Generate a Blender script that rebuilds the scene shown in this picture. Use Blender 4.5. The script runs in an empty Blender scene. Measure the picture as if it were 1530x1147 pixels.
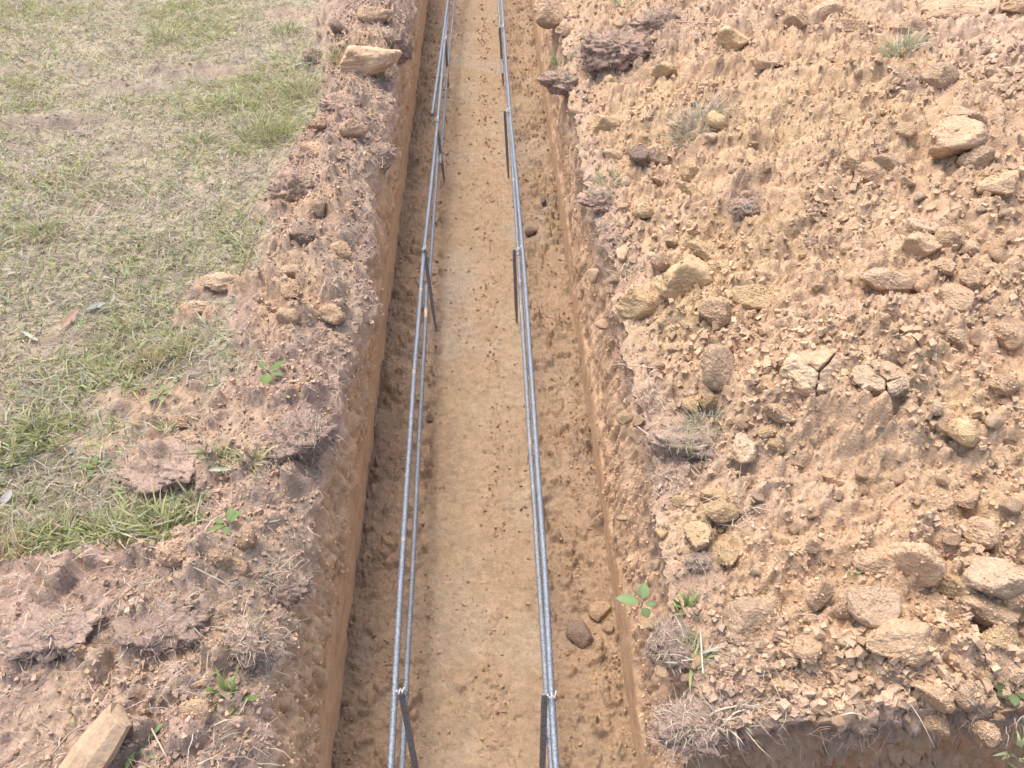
import bpy, math, random
import numpy as np
from mathutils import Vector, Matrix

rng = np.random.default_rng(7)
random.seed(7)
SC = bpy.context.scene
COL = SC.collection

# ------------------------------------------------------------------ camera, sky, sun, exposure
FPX = 1148.0
TH = math.atan2(1141, 1148)
PH = math.asin(54 / 1619)
CAM = np.array([0.0, 0.0, 2.1])
FW = np.array([math.sin(PH) * math.cos(TH), math.cos(PH) * math.cos(TH), -math.sin(TH)])
RT = np.array([math.cos(PH), -math.sin(PH), 0.0])
UP = np.cross(RT, FW)
cam = bpy.data.cameras.new('camera')
cam.sensor_width = 36.0
cam.lens = FPX / 1530 * 36.0
cam.clip_start = 0.05
cam.clip_end = 2000
camo = bpy.data.objects.new('camera', cam)
COL.objects.link(camo)
camo.location = CAM
camo.rotation_euler = (math.pi / 2 - TH, 0, -PH)
SC.camera = camo

SUN_DIR = Vector((-0.22, 0.30, 0.93)).normalized()
EL = math.asin(SUN_DIR.z)
AZ = math.atan2(SUN_DIR.x, SUN_DIR.y)
w = bpy.data.worlds.new('World')
SC.world = w
w.use_nodes = True
nt = w.node_tree
bg = nt.nodes['Background']
sky = nt.nodes.new('ShaderNodeTexSky')
sky.sky_type = 'NISHITA'
sky.sun_disc = False
sky.sun_elevation = EL
sky.sun_rotation = AZ
sky.air_density = 1.0
sky.dust_density = 5.0
sky.ozone_density = 1.0
nt.links.new(sky.outputs['Color'], bg.inputs['Color'])
bg.inputs['Strength'].default_value = 0.15
sl = bpy.data.lights.new('sun', 'SUN')
sl.energy = 0.9
sl.angle = math.radians(26)
sl.color = (1.0, 0.94, 0.86)
so = bpy.data.objects.new('sun', sl)
COL.objects.link(so)
so.rotation_euler = SUN_DIR.to_track_quat('Z', 'Y').to_euler()
SC.view_settings.view_transform = 'Standard'
SC.view_settings.look = 'None'
SC.view_settings.gamma = 1
SC.view_settings.exposure = 1.34
SC.view_settings.use_curve_mapping = False


# ------------------------------------------------------------------ numpy noise
def _h(ix, iy, iz, seed):
    a = (ix.astype(np.int64) * 374761393 + iy.astype(np.int64) * 668265263 + iz.astype(np.int64) * 2147483647 * 3 + seed * 974634777) & 0xFFFFFFFF
    a = a.astype(np.uint32)
    a ^= a >> np.uint32(13)
    a = a * np.uint32(1274126177)
    a ^= a >> np.uint32(16)
    a = a * np.uint32(2246822519)
    a ^= a >> np.uint32(13)
    return a.astype(np.float64) / 4294967296.0


Z0 = np.zeros(1, dtype=np.int64)


def vnoise(x, y, seed=0):
    """gradient noise, about -1..1"""
    ix = np.floor(x); iy = np.floor(y)
    fx = x - ix; fy = y - iy
    ux = fx * fx * fx * (fx * (fx * 6 - 15) + 10)
    uy = fy * fy * fy * (fy * (fy * 6 - 15) + 10)

    def g(dx, dy):
        a = _h(ix + dx, iy + dy, Z0, seed) * 6.2831853
        return np.cos(a) * (fx - dx) + np.sin(a) * (fy - dy)
    a = g(0, 0); b = g(1, 0); c = g(0, 1); d = g(1, 1)
    return ((a + (b - a) * ux) * (1 - uy) + (c + (d - c) * ux) * uy) * 1.5


def fbm(x, y, sc, seed=0, oct=4, gain=0.5):
    x = np.asarray(x, float); y = np.asarray(y, float)
    r = 0; a = 1; t = 0
    for i in range(oct):
        r = r + a * vnoise(x * sc + i * 17.3, y * sc - i * 9.1, seed + i)
        t += a
        a *= gain; sc *= 2.03
    return r / t * 1.4


def noise3(p, sc, seed=0, oct=3):
    """cheap 3D noise from three slices, p (N,3)"""
    x, y, z = p[:, 0], p[:, 1], p[:, 2]
    return (fbm(x + .31 * z, y - .47 * z, sc, seed, oct) + fbm(y + .37 * x, z - .29 * x, sc, seed + 31, oct) + fbm(z + .41 * y, x + .33 * y, sc, seed + 67, oct)) / 1.9


def lumps(x, y, size, seed, tilt=0.9, edge=0.35, keep=1.0):
    """angular broken-soil relief: cells with tilted faces and sunk joints; returns height and a cell number"""
    x = np.asarray(x, float); y = np.asarray(y, float)
    wx = x + 0.42 * size * vnoise(x / size * .9, y / size * .9, seed + 5) + .16 * size * vnoise(x / size * 2.7, y / size * 2.7, seed + 7)
    wy = y + 0.42 * size * vnoise(x / size * .9 + 40, y / size * .9, seed + 6) + .16 * size * vnoise(x / size * 2.7 + 20, y / size * 2.7, seed + 8)
    X = wx / size; Y = wy / size
    ix = np.floor(X); iy = np.floor(Y)
    f1 = np.full(X.shape, 9.0); f2 = np.full(X.shape, 9.0)
    cx = np.zeros(X.shape); cy = np.zeros(X.shape)
    dx1 = np.zeros(X.shape); dy1 = np.zeros(X.shape)
    for i in (-1, 0, 1):
        for j in (-1, 0, 1):
            a = ix + i; b = iy + j
            px = a + .5 + (_h(a, b, Z0, seed) - .5) * .95
            py = b + .5 + (_h(a, b, Z0, seed + 1) - .5) * .95
            d = np.hypot(X - px, Y - py)
            near = d < f1
            f2 = np.where(near, f1, np.minimum(f2, d))
            cx = np.where(near, a, cx); cy = np.where(near, b, cy)
            dx1 = np.where(near, X - px, dx1); dy1 = np.where(near, Y - py, dy1)
            f1 = np.where(near, d, f1)
    r = _h(cx, cy, Z0, seed + 2)
    tx = _h(cx, cy, Z0, seed + 3) - .5
    ty = _h(cx, cy, Z0, seed + 4) - .5
    e = np.clip((f2 - f1) / edge, 0, 1)
    e = e * e * (3 - 2 * e)
    on = (_h(cx, cy, Z0, seed + 9) < keep)
    hgt = (0.25 + .6 * r + tilt * (tx * dx1 + ty * dy1) * 1.6 - .25 * f1 * f1) * e * on
    return hgt * size, r


def ss(a, b, x):
    t = np.clip((x - a) / (b - a), 0, 1)
    return t * t * (3 - 2 * t)


# ------------------------------------------------------------------ where things stand (photo position -> ground)
def ray(px, py):
    return RT * ((px - 765) / FPX) + UP * ((573.5 - py) / FPX) + FW


def at(px, py, z=0.0):
    d = ray(px, py)
    return CAM + d * ((z - CAM[2]) / d[2])


def blob(px, py, rx, ry, z=0.62):
    """a patch of ground: centre and radii in metres"""
    c = at(px, py, z)
    r = abs(at(px + rx, py, z)[0] - c[0])
    t = abs(at(px, py - ry, z)[1] - at(px, py + ry, z)[1]) / 2
    return c[0], c[1], r, t


def patch(x, y, bl, soft=0.5, seed=900):
    n = 1 + .35 * fbm(x, y, 9, seed, 3)
    m = np.zeros(np.shape(x))
    for (cx, cy, rx, ry, k) in bl:
        d = np.hypot((x - cx) / rx, (y - cy) / ry) * n
        m = np.maximum(m, k * (1 - ss(1 - soft, 1 + soft * .6, d)))
    return m


XL, XR = -0.434, 0.342
PIT = 0.565            # the side trench crossing at the bottom right starts here


def lipL(y):
    return XL + 0.012 + 0.04 * fbm(y, y * 0 + 3.3, 1.3, 11, 3) + 0.034 * fbm(y, y * 0 + 1.3, 6, 12, 5) + .012 * fbm(y, y * 0 + 2.3, 30, 17, 3) - .02 * ss(1.1, .7, y)


def lipR(y):
    return XR + 0.048 + 0.03 * fbm(y, y * 0 + 7.7, 1.5, 13, 3) + 0.03 * fbm(y, y * 0 + 5.3, 6, 14, 5) + .012 * fbm(y, y * 0 + 2.3, 30, 18, 3)


# loose soil reaches this far left of the trench (x as a function of y)
_bp = [(475, 20), (482, 70), (480, 150), (440, 215), (400, 300), (385, 400), (350, 480), (400, 540), (330, 600), (250, 660), (300, 740), (330, 790)]
_bw = sorted([(at(a, b, .62)[1], at(a, b, .62)[0]) for a, b in _bp])
BY = np.array([0.2, 0.86, 0.98] + [p[0] for p in _bw] + [14]); BX = np.array([-3.5, -3.0, -0.9] + [p[1] for p in _bw] + [-.85])
_o = np.argsort(BY); BY = BY[_o]; BX = BX[_o]
SOILB = [blob(*b) + (k,) for b, k in [((255, 690, 75, 45), 1), ((230, 600, 95, 40), .9), ((340, 420, 60, 18), .95), ((290, 455, 40, 14), .9), ((150, 650, 70, 20), .5), ((300, 100, 75, 12), .9),
                                      ((200, 125, 70, 12), .6), ((60, 180, 100, 16), .7), ((430, 20, 45, 14), .6), ((90, 500, 45, 22), .5), ((120, 890, 260, 90), 1), ((60, 830, 60, 30), .6),
                                      ((300, 960, 260, 120), 1), ((280, 1090, 330, 90), .9)]]
PALE = [blob(*b) + (k,) for b, k in [((340, 418, 52, 14), 1), ((288, 457, 36, 11), 1), ((440, 460, 50, 60), .8), ((250, 585, 60, 18), .5), ((200, 650, 80, 30), .7), ((545, 85, 50, 30), .6), ((470, 320, 60, 25), .7)]]
GREENB = [blob(*b) + (k,) for b, k in [((300, 20, 75, 35), 1), ((340, 140, 110, 40), .75), ((420, 130, 60, 60), .9), ((410, 180, 60, 40), .8), ((60, 15, 120, 22), .6), ((30, 40, 50, 16), .8), ((240, 60, 60, 18), .5),
                                       ((120, 790, 110, 30), .9), ((250, 780, 90, 30), .9), ((45, 640, 60, 40), .7), ((330, 700, 50, 40), .6), ((260, 500, 110, 35), .55), ((70, 370, 120, 50), .35), ((350, 370, 70, 40), .45), ((100, 560, 120, 40), .4),
                                       ((30, 110, 50, 30), .5), ((500, 30, 12, 60), .6)]]


def soilL(x, y):
    bx = np.interp(y, BY, BX) + .07 * fbm(x, y, 6, 41, 3) + .03 * fbm(x, y, 25, 44, 2)
    return np.clip(np.maximum(ss(-.05, .03, x - bx), patch(x, y, SOILB)), 0, 1)


MOUNDL = [blob(*b) + (k,) for b, k in [((255, 690, 70, 40), .05), ((150, 900, 190, 80), .07), ((330, 850, 90, 35), .035), ((440, 640, 60, 60), .03), ((550, 95, 50, 30), .03), ((520, 230, 60, 50), .03), ((450, 390, 60, 50), .035), ((330, 1050, 90, 60), .03)]]


def gauss(x, y, bl):
    m = np.zeros(np.shape(x))
    for (cx, cy, rx, ry, k) in bl:
        m = m + k * np.exp(-((x - cx) / rx) ** 2 - ((y - cy) / ry) ** 2)
    return m


def hL(x, y, full=False):
    x = np.asarray(x, float); y = np.asarray(y, float)
    s = soilL(x, y)
    d = lipL(y) - x
    z = .6 + .018 * fbm(x, y, 1.4, 21, 3) + .006 * fbm(x, y, 12, 22, 3)
    z = z + gauss(x, y, MOUNDL) + s * .05 * np.exp(-((d - .15) / .11) ** 2) * (1 + .8 * fbm(x, y, 5, 28, 3))
    a, ra = lumps(x, y, .075, 51, keep=.5, edge=.5)
    b, rb = lumps(x, y, .032, 61, keep=.75)
    c, rc = lumps(x, y, .0135, 71)
    fade = .35 + .65 * ss(0, .05, d)
    z = z - .045 * np.exp(-np.clip(d, 0, None) / .035) * (.5 + .7 * fbm(y, y * 0 + 5, 5, 27, 3))
    z = z + s * fade * (a * .78 + b * .5 + c * .45 + .011 * fbm(x, y, 40, 24, 4))
    z = z + (1 - s) * .004 * fbm(x, y, 60, 25, 2)
    if full:
        return z, s, ra, rb, rc
    return z


MOUNDR = [blob(*b, z=.75) + (k,) for b, k in [((1240, 570, 150, 85), .15), ((1420, 260, 190, 110), .10), ((1350, 950, 130, 60), .05), ((1010, 425, 70, 50), .05), ((1230, 420, 260, 60), .03),
                                              ((1100, 60, 110, 60), .05), ((1240, 180, 140, 70), .05), ((1450, 60, 100, 50), .04), ((1330, 860, 90, 40), .03)]]


def heapbase(x, y):
    d = x - lipR(y)
    toe = .13 + .07 * fbm(y, y * 0 + .7, 1.1, 31, 2) + .12 * ss(1.0, .6, y)
    s = np.clip(d - toe, 0, None)
    rise = .34 * (1 - np.exp(-s * 1.0)) * ss(.5, 1.15, y + .25 * s)
    z = .6 + rise + .02 * fbm(x, y, 1.7, 32, 3) + gauss(x, y, MOUNDR) * ss(.02, .2, d)
    return z, d, toe


def hR(x, y, full=False):
    x = np.asarray(x, float); y = np.asarray(y, float)
    z, d, toe = heapbase(x, y)
    big, rg = lumps(x, y, .13, 111, keep=.45, edge=.6)
    a, ra = lumps(x, y, .06, 81, keep=.55, edge=.6)
    b, rb = lumps(x, y, .026, 91, keep=.8)
    c, rc = lumps(x, y, .0125, 101)
    k = .5 + .5 * ss(-.02, .15, d)
    fin = .55 + .45 * ss(-.35, .35, fbm(x, y, 2.2, 33, 2))
    z = z - .055 * np.exp(-np.clip(d, 0, None) / .045) * (.6 + .6 * fbm(y, y * 0 + 3, 5, 38, 3))
    z = z + (.35 + .65 * ss(0, .06, d)) * k * (big * .33 * ss(.02, .2, d - toe * .6) + a * .46 * fin + b * .76 + c * .70) + ss(.01, .1, d) * (.034 * (.38 - np.abs(fbm(x, y, 9, 39, 3))) + .020 * (.38 - np.abs(fbm(x, y, 23, 40, 3)))) + .014 * fbm(x, y, 14, 36, 3) + .009 * fbm(x, y, 48, 34, 4) + .075 * ss(.03, .2, d) * (.45 - np.abs(fbm(x, y, 3.4, 37, 3)))
    if full:
        return z, d, toe, ra, rb, rc
    return z


def hF(x, y, full=False):
    x = np.asarray(x, float); y = np.asarray(y, float)
    lb = -.215 + .03 * fbm(y, y * 0 + 2, 2.2, 131, 3) + .012 * fbm(x, y, 14, 135, 2)
    rb_ = .135 + .03 * fbm(y, y * 0 + 9, 2.0, 132, 3) + .015 * fbm(x, y, 14, 136, 2)
    loose = np.maximum(ss(.02, -.02, x - lb), ss(-.02, .02, x - rb_))
    mid = np.exp(-((x + .015 + .02 * fbm(y, y * 0, 1.5, 133, 2)) / .035) ** 2) * ss(-.3, .35, fbm(x, y, 5, 134, 3))
    tex = ss(-.15, .5, fbm(x, y, 4.2, 137, 4))
    b, r1 = lumps(x, y, .042, 141, keep=.5)
    c, r2 = lumps(x, y, .014, 151, keep=.85)
    pit, r3 = lumps(x, y, .02, 161, keep=.16)
    rough = np.clip(loose * (.5 + .6 * tex) + mid * .8 + tex * .2, 0, 1)
    z = .004 * fbm(x, y, 6, 138, 3) + .006 * fbm(x, y * 1.0, 38, 139, 4) * (.4 + .6 * ss(-.3, .3, fbm(x, y, 3.3, 178, 3))) + rough * (b * (.35 + .55 * loose) + c * .85) - (1 - rough) * pit * .5 * ss(-.2, .3, fbm(x, y, 6, 145, 2)) + .014 * loose * ss(0, .12, np.abs(x + .04) - .2)
    # chopped tooth marks of the bucket, running across and along
    z = z - .004 * (1 - loose) * np.clip(fbm(x * .35, y, 28, 140, 2) - .25, 0, 1) - .004 * np.clip(fbm(x, y * .12, 22, 142, 2) - .2, 0, 1) - .006 * np.clip(np.sin(y * 46 + 3 * fbm(x, y, 3, 146, 2)) - .5, 0, 1) * np.exp(-((x + .03) / .05) ** 2) * ss(1.6, 2.6, y)
    z = z + (.035 * ss(XR - .08, XR, x) * ss(-.3, .6, fbm(x, y, 5, 143, 3)) + .035 * ss(XL + .08, XL, x) * ss(-.3, .6, fbm(x, y, 5, 144, 3))) * (1 + 20 * c)
    # shallow drying cracks and crisp little pits
    wx = x + .02 * fbm(x, y, 9, 171, 3); wy = y + .02 * fbm(x, y, 9, 172, 3)
    ck = np.abs(fbm(wx, wy * .8, 7, 173, 3))
    z = z - .006 * ss(.035, .0, ck) * ss(.05, .4, fbm(x, y, 3, 174, 2))
    z = z - .006 * np.clip(fbm(x, y * .8, 55, 175, 3) - .5, 0, .25) * 4 * (1 - .6 * loose) * ss(-.2, .35, fbm(x, y, 4, 176, 2))
    if full:
        return z, loose, rough, r1, r2
    return z


def hit(px, py, fn, lo=-0.02, hi=1.35):
    """ground point seen at a photo position, by marching along the line of sight"""
    d = ray(px, py)
    t = np.linspace((hi - CAM[2]) / d[2], (lo - CAM[2]) / d[2], 300)
    P = CAM[None] + d[None] * t[:, None]
    g = fn(P[:, 0], P[:, 1]) - P[:, 2]
    i = np.argmax(g > 0) if (g > 0).any() else len(t) - 1
    return P[i]


def depth(p):
    return float((np.asarray(p) - CAM) @ FW)


# ------------------------------------------------------------------ materials
def new_mat(name):
    m = bpy.data.materials.new(name)
    m.use_nodes = True
    n = m.node_tree.nodes
    return m, n, m.node_tree.links, n['Principled BSDF']


def soil_mat(name, color=None, bump=.5, grain=260, rough=.95, dist=.004, vary=0.0, layers=False, crumb=.7, blot=.2):
    m, n, l, b = new_mat(name)
    b.inputs['Roughness'].default_value = rough
    b.inputs['Specular IOR Level'].default_value = .15
    tc = n.new('ShaderNodeTexCoord')
    if color is None:
        src = n.new('ShaderNodeAttribute'); src.attribute_name = 'col'
        csock = src.outputs['Color']
    else:
        src = n.new('ShaderNodeRGB'); src.outputs[0].default_value = (*color, 1)
        csock = src.outputs[0]
    n1 = n.new('ShaderNodeTexNoise'); n1.inputs['Scale'].default_value = grain; n1.inputs['Detail'].default_value = 5; n1.inputs['Roughness'].default_value = .65
    n2 = n.new('ShaderNodeTexNoise'); n2.inputs['Scale'].default_value = grain * .12; n2.inputs['Detail'].default_value = 4
    l.new(tc.outputs['Object'], n1.inputs['Vector']); l.new(tc.outputs['Object'], n2.inputs['Vector'])
    r1 = n.new('ShaderNodeMapRange'); r1.inputs['From Min'].default_value = .25; r1.inputs['From Max'].default_value = .75; r1.inputs['To Min'].default_value = 1 - blot; r1.inputs['To Max'].default_value = 1 + blot
    l.new(n2.outputs['Fac'], r1.inputs['Value'])
    r2 = n.new('ShaderNodeMapRange'); r2.inputs['From Min'].default_value = .3; r2.inputs['From Max'].default_value = .7; r2.inputs['To Min'].default_value = .85; r2.inputs['To Max'].default_value = 1.15
    l.new(n1.outputs['Fac'], r2.inputs['Value'])
    mul = n.new('ShaderNodeMath'); mul.operation = 'MULTIPLY'
    l.new(r1.outputs[0], mul.inputs[0]); l.new(r2.outputs[0], mul.inputs[1])
    fac = mul.outputs[0]
    if vary:
        oi = n.new('ShaderNodeObjectInfo')
        r3 = n.new('ShaderNodeMapRange'); r3.inputs['To Min'].default_value = 1 - vary; r3.inputs['To Max'].default_value = 1 + vary
        l.new(oi.outputs['Random'], r3.inputs['Value'])
        m3 = n.new('ShaderNodeMath'); m3.operation = 'MULTIPLY'
        l.new(fac, m3.inputs[0]); l.new(r3.outputs[0], m3.inputs[1]); fac = m3.outputs[0]
    vm = n.new('ShaderNodeVectorMath'); vm.operation = 'SCALE'
    l.new(csock, vm.inputs[0]); l.new(fac, vm.inputs['Scale'])
    l.new(vm.outputs[0], b.inputs['Base Color'])
    bp = n.new('ShaderNodeBump'); bp.inputs['Strength'].default_value = bump; bp.inputs['Distance'].default_value = dist
    hs = n1.outputs['Fac']
    vo = n.new('ShaderNodeTexVoronoi'); vo.inputs['Scale'].default_value = grain * .62; vo.inputs['Randomness'].default_value = 1
    dn = n.new('ShaderNodeVectorMath'); dn.operation = 'MULTIPLY_ADD'; dn.inputs[1].default_value = (1.3 / grain,) * 3
    l.new(n1.outputs['Color'], dn.inputs[0]); l.new(tc.outputs['Object'], dn.inputs[2]); l.new(dn.outputs[0], vo.inputs['Vector'])
    iv = n.new('ShaderNodeMath'); iv.operation = 'MULTIPLY_ADD'; iv.inputs[1].default_value = -crumb
    l.new(vo.outputs['Distance'], iv.inputs[0]); l.new(hs, iv.inputs[2]); hs = iv.outputs[0]
    if layers:
        wv = n.new('ShaderNodeTexWave'); wv.inputs['Scale'].default_value = 2.6; wv.inputs['Distortion'].default_value = 5
        wv.bands_direction = 'Z'
        l.new(tc.outputs['Object'], wv.inputs['Vector'])
        ad = n.new('ShaderNodeMath'); ad.operation = 'ADD'
        l.new(hs, ad.inputs[0]); l.new(wv.outputs['Fac'], ad.inputs[1]); hs = ad.outputs[0]
    l.new(hs, bp.inputs['Height'])
    l.new(bp.outputs[0], b.inputs['Normal'])
    return m


def leaf_mat(name, rough=.6, trans=.25):
    m, n, l, b = new_mat(name)
    a = n.new('ShaderNodeAttribute'); a.attribute_name = 'col'
    b.inputs['Roughness'].default_value = rough
    b.inputs['Specular IOR Level'].default_value = .25
    tr = n.new('ShaderNodeBsdfTranslucent')
    mx = n.new('ShaderNodeMixShader'); mx.inputs[0].default_value = trans
    out = n['Material Output']
    l.new(a.outputs['Color'], b.inputs['Base Color']); l.new(a.outputs['Color'], tr.inputs['Color'])
    l.new(b.outputs[0], mx.inputs[1]); l.new(tr.outputs[0], mx.inputs[2]); l.new(mx.outputs[0], out.inputs['Surface'])
    return m


def metal_mat(name, color, rough, metallic, mud=None, mudamt=.5, scale=30):
    m, n, l, b = new_mat(name)
    b.inputs['Roughness'].default_value = rough
    b.inputs['Metallic'].default_value = metallic
    tc = n.new('ShaderNodeTexCoord')
    n1 = n.new('ShaderNodeTexNoise'); n1.inputs['Scale'].default_value = scale; n1.inputs['Detail'].default_value = 6
    l.new(tc.outputs['Object'], n1.inputs['Vector'])
    rp = n.new('ShaderNodeMapRange'); rp.inputs['From Min'].default_value = mudamt; rp.inputs['From Max'].default_value = mudamt + .1
    l.new(n1.outputs['Fac'], rp.inputs['Value'])
    mx = n.new('ShaderNodeMix'); mx.data_type = 'RGBA'
    mx.inputs['A'].default_value = (*color, 1)
    mx.inputs['B'].default_value = (*(mud or color), 1)
    l.new(rp.outputs[0], mx.inputs['Factor'])
    n2 = n.new('ShaderNodeTexNoise'); n2.inputs['Scale'].default_value = 240; n2.inputs['Detail'].default_value = 3
    l.new(tc.outputs['Object'], n2.inputs['Vector'])
    r2 = n.new('ShaderNodeMapRange'); r2.inputs['From Min'].default_value = .3; r2.inputs['From Max'].default_value = .7; r2.inputs['To Min'].default_value = .6; r2.inputs['To Max'].default_value = 1.5
    l.new(n2.outputs['Fac'], r2.inputs['Value'])
    vm = n.new('ShaderNodeVectorMath'); vm.operation = 'SCALE'
    l.new(mx.outputs['Result'], vm.inputs[0]); l.new(r2.outputs[0], vm.inputs['Scale'])
    l.new(vm.outputs[0], b.inputs['Base Color'])
    inv = n.new('ShaderNodeMath'); inv.operation = 'MULTIPLY_ADD'; inv.inputs[1].default_value = -metallic; inv.inputs[2].default_value = metallic
    l.new(rp.outputs[0], inv.inputs[0]); l.new(inv.outputs[0], b.inputs['Metallic'])
    bp = n.new('ShaderNodeBump'); bp.inputs['Strength'].default_value = .3; bp.inputs['Distance'].default_value = .001
    l.new(n2.outputs['Fac'], bp.inputs['Height']); l.new(bp.outputs[0], b.inputs['Normal'])
    return m


TAN = np.array((.42, .288, .182)); PALET = np.array((.47, .342, .230)); YEL = np.array((.435, .310, .175))
PINK = np.array((.41, .292, .208)); GREYB = np.array((.40, .284, .190)); DARK = np.array((.20, .145, .112)); TOP = np.array((.34, .244, .188))
BRN = np.array((.45, .305, .195))
M_SOIL = soil_mat('loose_soil', blot=.12, bump=.6, grain=210, dist=.006)
M_CUT = soil_mat('cut_clay', bump=.75, grain=170, dist=.004, crumb=.3, blot=.12)
M_FLOOR = soil_mat('compacted_clay', bump=1, grain=150, dist=.0045, crumb=.25, blot=.09)
M_LAWN = soil_mat('lawn_soil', bump=.55, grain=210, dist=.006)
CK = dict(bump=.9, grain=11, dist=.006)
CLM = {'T': soil_mat('tan_clay', TAN * 1.2, vary=.12, **CK), 'Y': soil_mat('yellow_clay', YEL * 1.15, vary=.1, **CK), 'G': soil_mat('grey_brown_soil', GREYB * 1.1, vary=.1, **CK),
       'P': soil_mat('pale_clay', PALET * 1.12, vary=.1, **CK), 'D': soil_mat('dark_topsoil', TOP * .95, vary=.12, bump=1, grain=14, dist=.008), 'B': soil_mat('brown_clay', BRN * 1.0, vary=.1, **CK), 'L': soil_mat('layered_clay', YEL * 1.12, .3, 11, vary=.05, layers=True)}
M_SOD = soil_mat('rooty_topsoil', TOP * 1.0, bump=.9, grain=190, vary=.15, dist=.006)
M_SOD2 = soil_mat('reddish_topsoil', (.40, .275, .205), bump=.9, grain=190, vary=.1, dist=.006)
M_LEAF = leaf_mat('leaf', .5, .3)
M_GRASS = leaf_mat('grass_blade', .6, .3)
M_DRY = leaf_mat('dry_grass', .8, .15)
M_ROOT = leaf_mat('root_fibre', .85, .05)
M_CRUMB = soil_mat('soil_crumb', bump=.4, grain=300)
M_BAR = metal_mat('galvanised_bar', (.155, .178, .21), .55, .25, (.33, .27, .215), .64, 24)
M_BAR2 = metal_mat('dull_bar', (.165, .185, .21), .6, .25, (.50, .37, .24), .60, 9)
M_PEG = metal_mat('dark_painted_steel', (.19, .185, .18), .7, .1, (.25, .19, .14), .70, 18)
M_WIRE = metal_mat('dark_wire', (.06, .055, .05), .5, .6)
M_WIREB = metal_mat('bright_wire', (.7, .68, .64), .4, .5)
M_WOOD = soil_mat('dusty_wood', (.40, .285, .185), .6, 90, layers=False)


# ------------------------------------------------------------------ mesh building
def mesh_of(name, V, Q=None, T=None, col=None, smooth=True):
    me = bpy.data.meshes.new(name)
    V = np.asarray(V, np.float32)
    me.vertices.add(len(V)); me.vertices.foreach_set('co', V.ravel())
    fl = []; sz = []
    if Q is not None and len(Q):
        fl.append(np.asarray(Q, np.int32).ravel()); sz.append(np.full(len(Q), 4, np.int32))
    if T is not None and len(T):
        fl.append(np.asarray(T, np.int32).ravel()); sz.append(np.full(len(T), 3, np.int32))
    fl = np.concatenate(fl); sz = np.concatenate(sz)
    me.loops.add(len(fl)); me.loops.foreach_set('vertex_index', fl)
    me.polygons.add(len(sz))
    me.polygons.foreach_set('loop_start', np.concatenate([[0], np.cumsum(sz)[:-1]]).astype(np.int32))
    if col is not None:
        at_ = me.color_attributes.new('col', 'FLOAT_COLOR', 'POINT')
        c4 = np.ones((len(V), 4), np.float32); c4[:, :3] = np.clip(col, 0, 1)
        at_.data.foreach_set('color', c4.ravel())
    me.update(calc_edges=True)
    me.polygons.foreach_set('use_smooth', np.full(len(sz), smooth))
    return me


def obj(name, me, mat=None, parent=None, loc=None):
    o = bpy.data.objects.new(name, me)
    COL.objects.link(o)
    if mat and me is not None and not me.materials:
        me.materials.append(mat)
    if parent is not None:
        o.parent = parent
    if loc is not None:
        o.location = [float(v) for v in loc]
    return o


def tag(o, label=None, cat=None, group=None, kind=None):
    for k, v in (('label', label), ('category', cat), ('group', group), ('kind', kind)):
        if v:
            o[k] = v
    return o


def empty(name, loc, rz=0, label=None, cat=None, group=None):
    o = bpy.data.objects.new(name, None)
    COL.objects.link(o)
    o.location = [float(v) for v in loc]; o.rotation_euler = (0, 0, rz)
    o.empty_display_size = .05
    return tag(o, label, cat, group)


def grid_faces(nr, nc, flip=False):
    i = np.arange(nr - 1)[:, None] * nc + np.arange(nc - 1)[None]
    q = np.stack([i, i + 1, i + nc + 1, i + nc], -1).reshape(-1, 4)
    return q[:, ::-1] if flip else q


def mixc(a, b, t):
    return a + (b - a) * np.asarray(t)[..., None]


def jit(c, r, amt=.22):
    return c * (1 - amt / 2 + amt * r)[..., None]


# ------------------------------------------------------------------ THE SETTING
def rows(a, b, y0, y1):
    ys = [y0]
    while ys[-1] < y1:
        ys.append(ys[-1] + a + b * ys[-1])
    return np.array(ys)


Y_L = np.concatenate([np.linspace(-.4, .42, 14), rows(.0036, .005, .45, 5.0), np.linspace(5.15, 12, 40)])
U_L = np.concatenate([np.linspace(0, .5, 110), .5 + np.cumsum(np.linspace(.006, .05, 102)), 3.4 + np.linspace(0, 5, 22)])
U_L = np.unique(np.round(U_L, 5))
U_L = U_L[np.concatenate([[True], np.diff(U_L) > .002])]
yy, uu = np.meshgrid(Y_L, U_L, indexing='ij')
xx = lipL(yy) - uu
z, s, ra, rb, rc = hL(xx, yy, True)
pale = patch(xx, yy, PALE)
n1 = fbm(xx, yy, 2.5, 201, 4)
topc = mixc(TOP, PINK * np.array([.97, 1, 1.0]), ss(-.4, .5, n1))
soilc = jit(jit(mixc(topc, TAN, np.clip(pale + .25 * ss(.1, .7, fbm(xx, yy, 5, 202, 3)), 0, 1)), rb, .14), rc, .18)
lawnc = mixc(np.array((.26, .21, .155)), np.array((.33, .28, .19)), ss(-.5, .5, fbm(xx, yy, 7, 203, 3)))
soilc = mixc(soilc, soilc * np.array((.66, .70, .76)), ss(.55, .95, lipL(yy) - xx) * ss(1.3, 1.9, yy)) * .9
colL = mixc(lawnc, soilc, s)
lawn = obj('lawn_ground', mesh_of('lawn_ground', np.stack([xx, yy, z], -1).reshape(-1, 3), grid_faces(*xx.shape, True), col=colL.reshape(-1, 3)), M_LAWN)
tag(lawn, kind='structure')

# right bank and spoil heap
Y_R = np.concatenate([rows(.0023, .0031, PIT, 4.9), np.linspace(5.2, 12, 32)])
U_R = np.concatenate([np.linspace(0, .9, 215), .9 + np.cumsum(np.linspace(.0043, .0115, 275)), 3.2 + np.linspace(0, 5, 22)])
U_R = np.unique(np.round(U_R, 5)); U_R = U_R[np.concatenate([[True], np.diff(U_R) > .002])]


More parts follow.
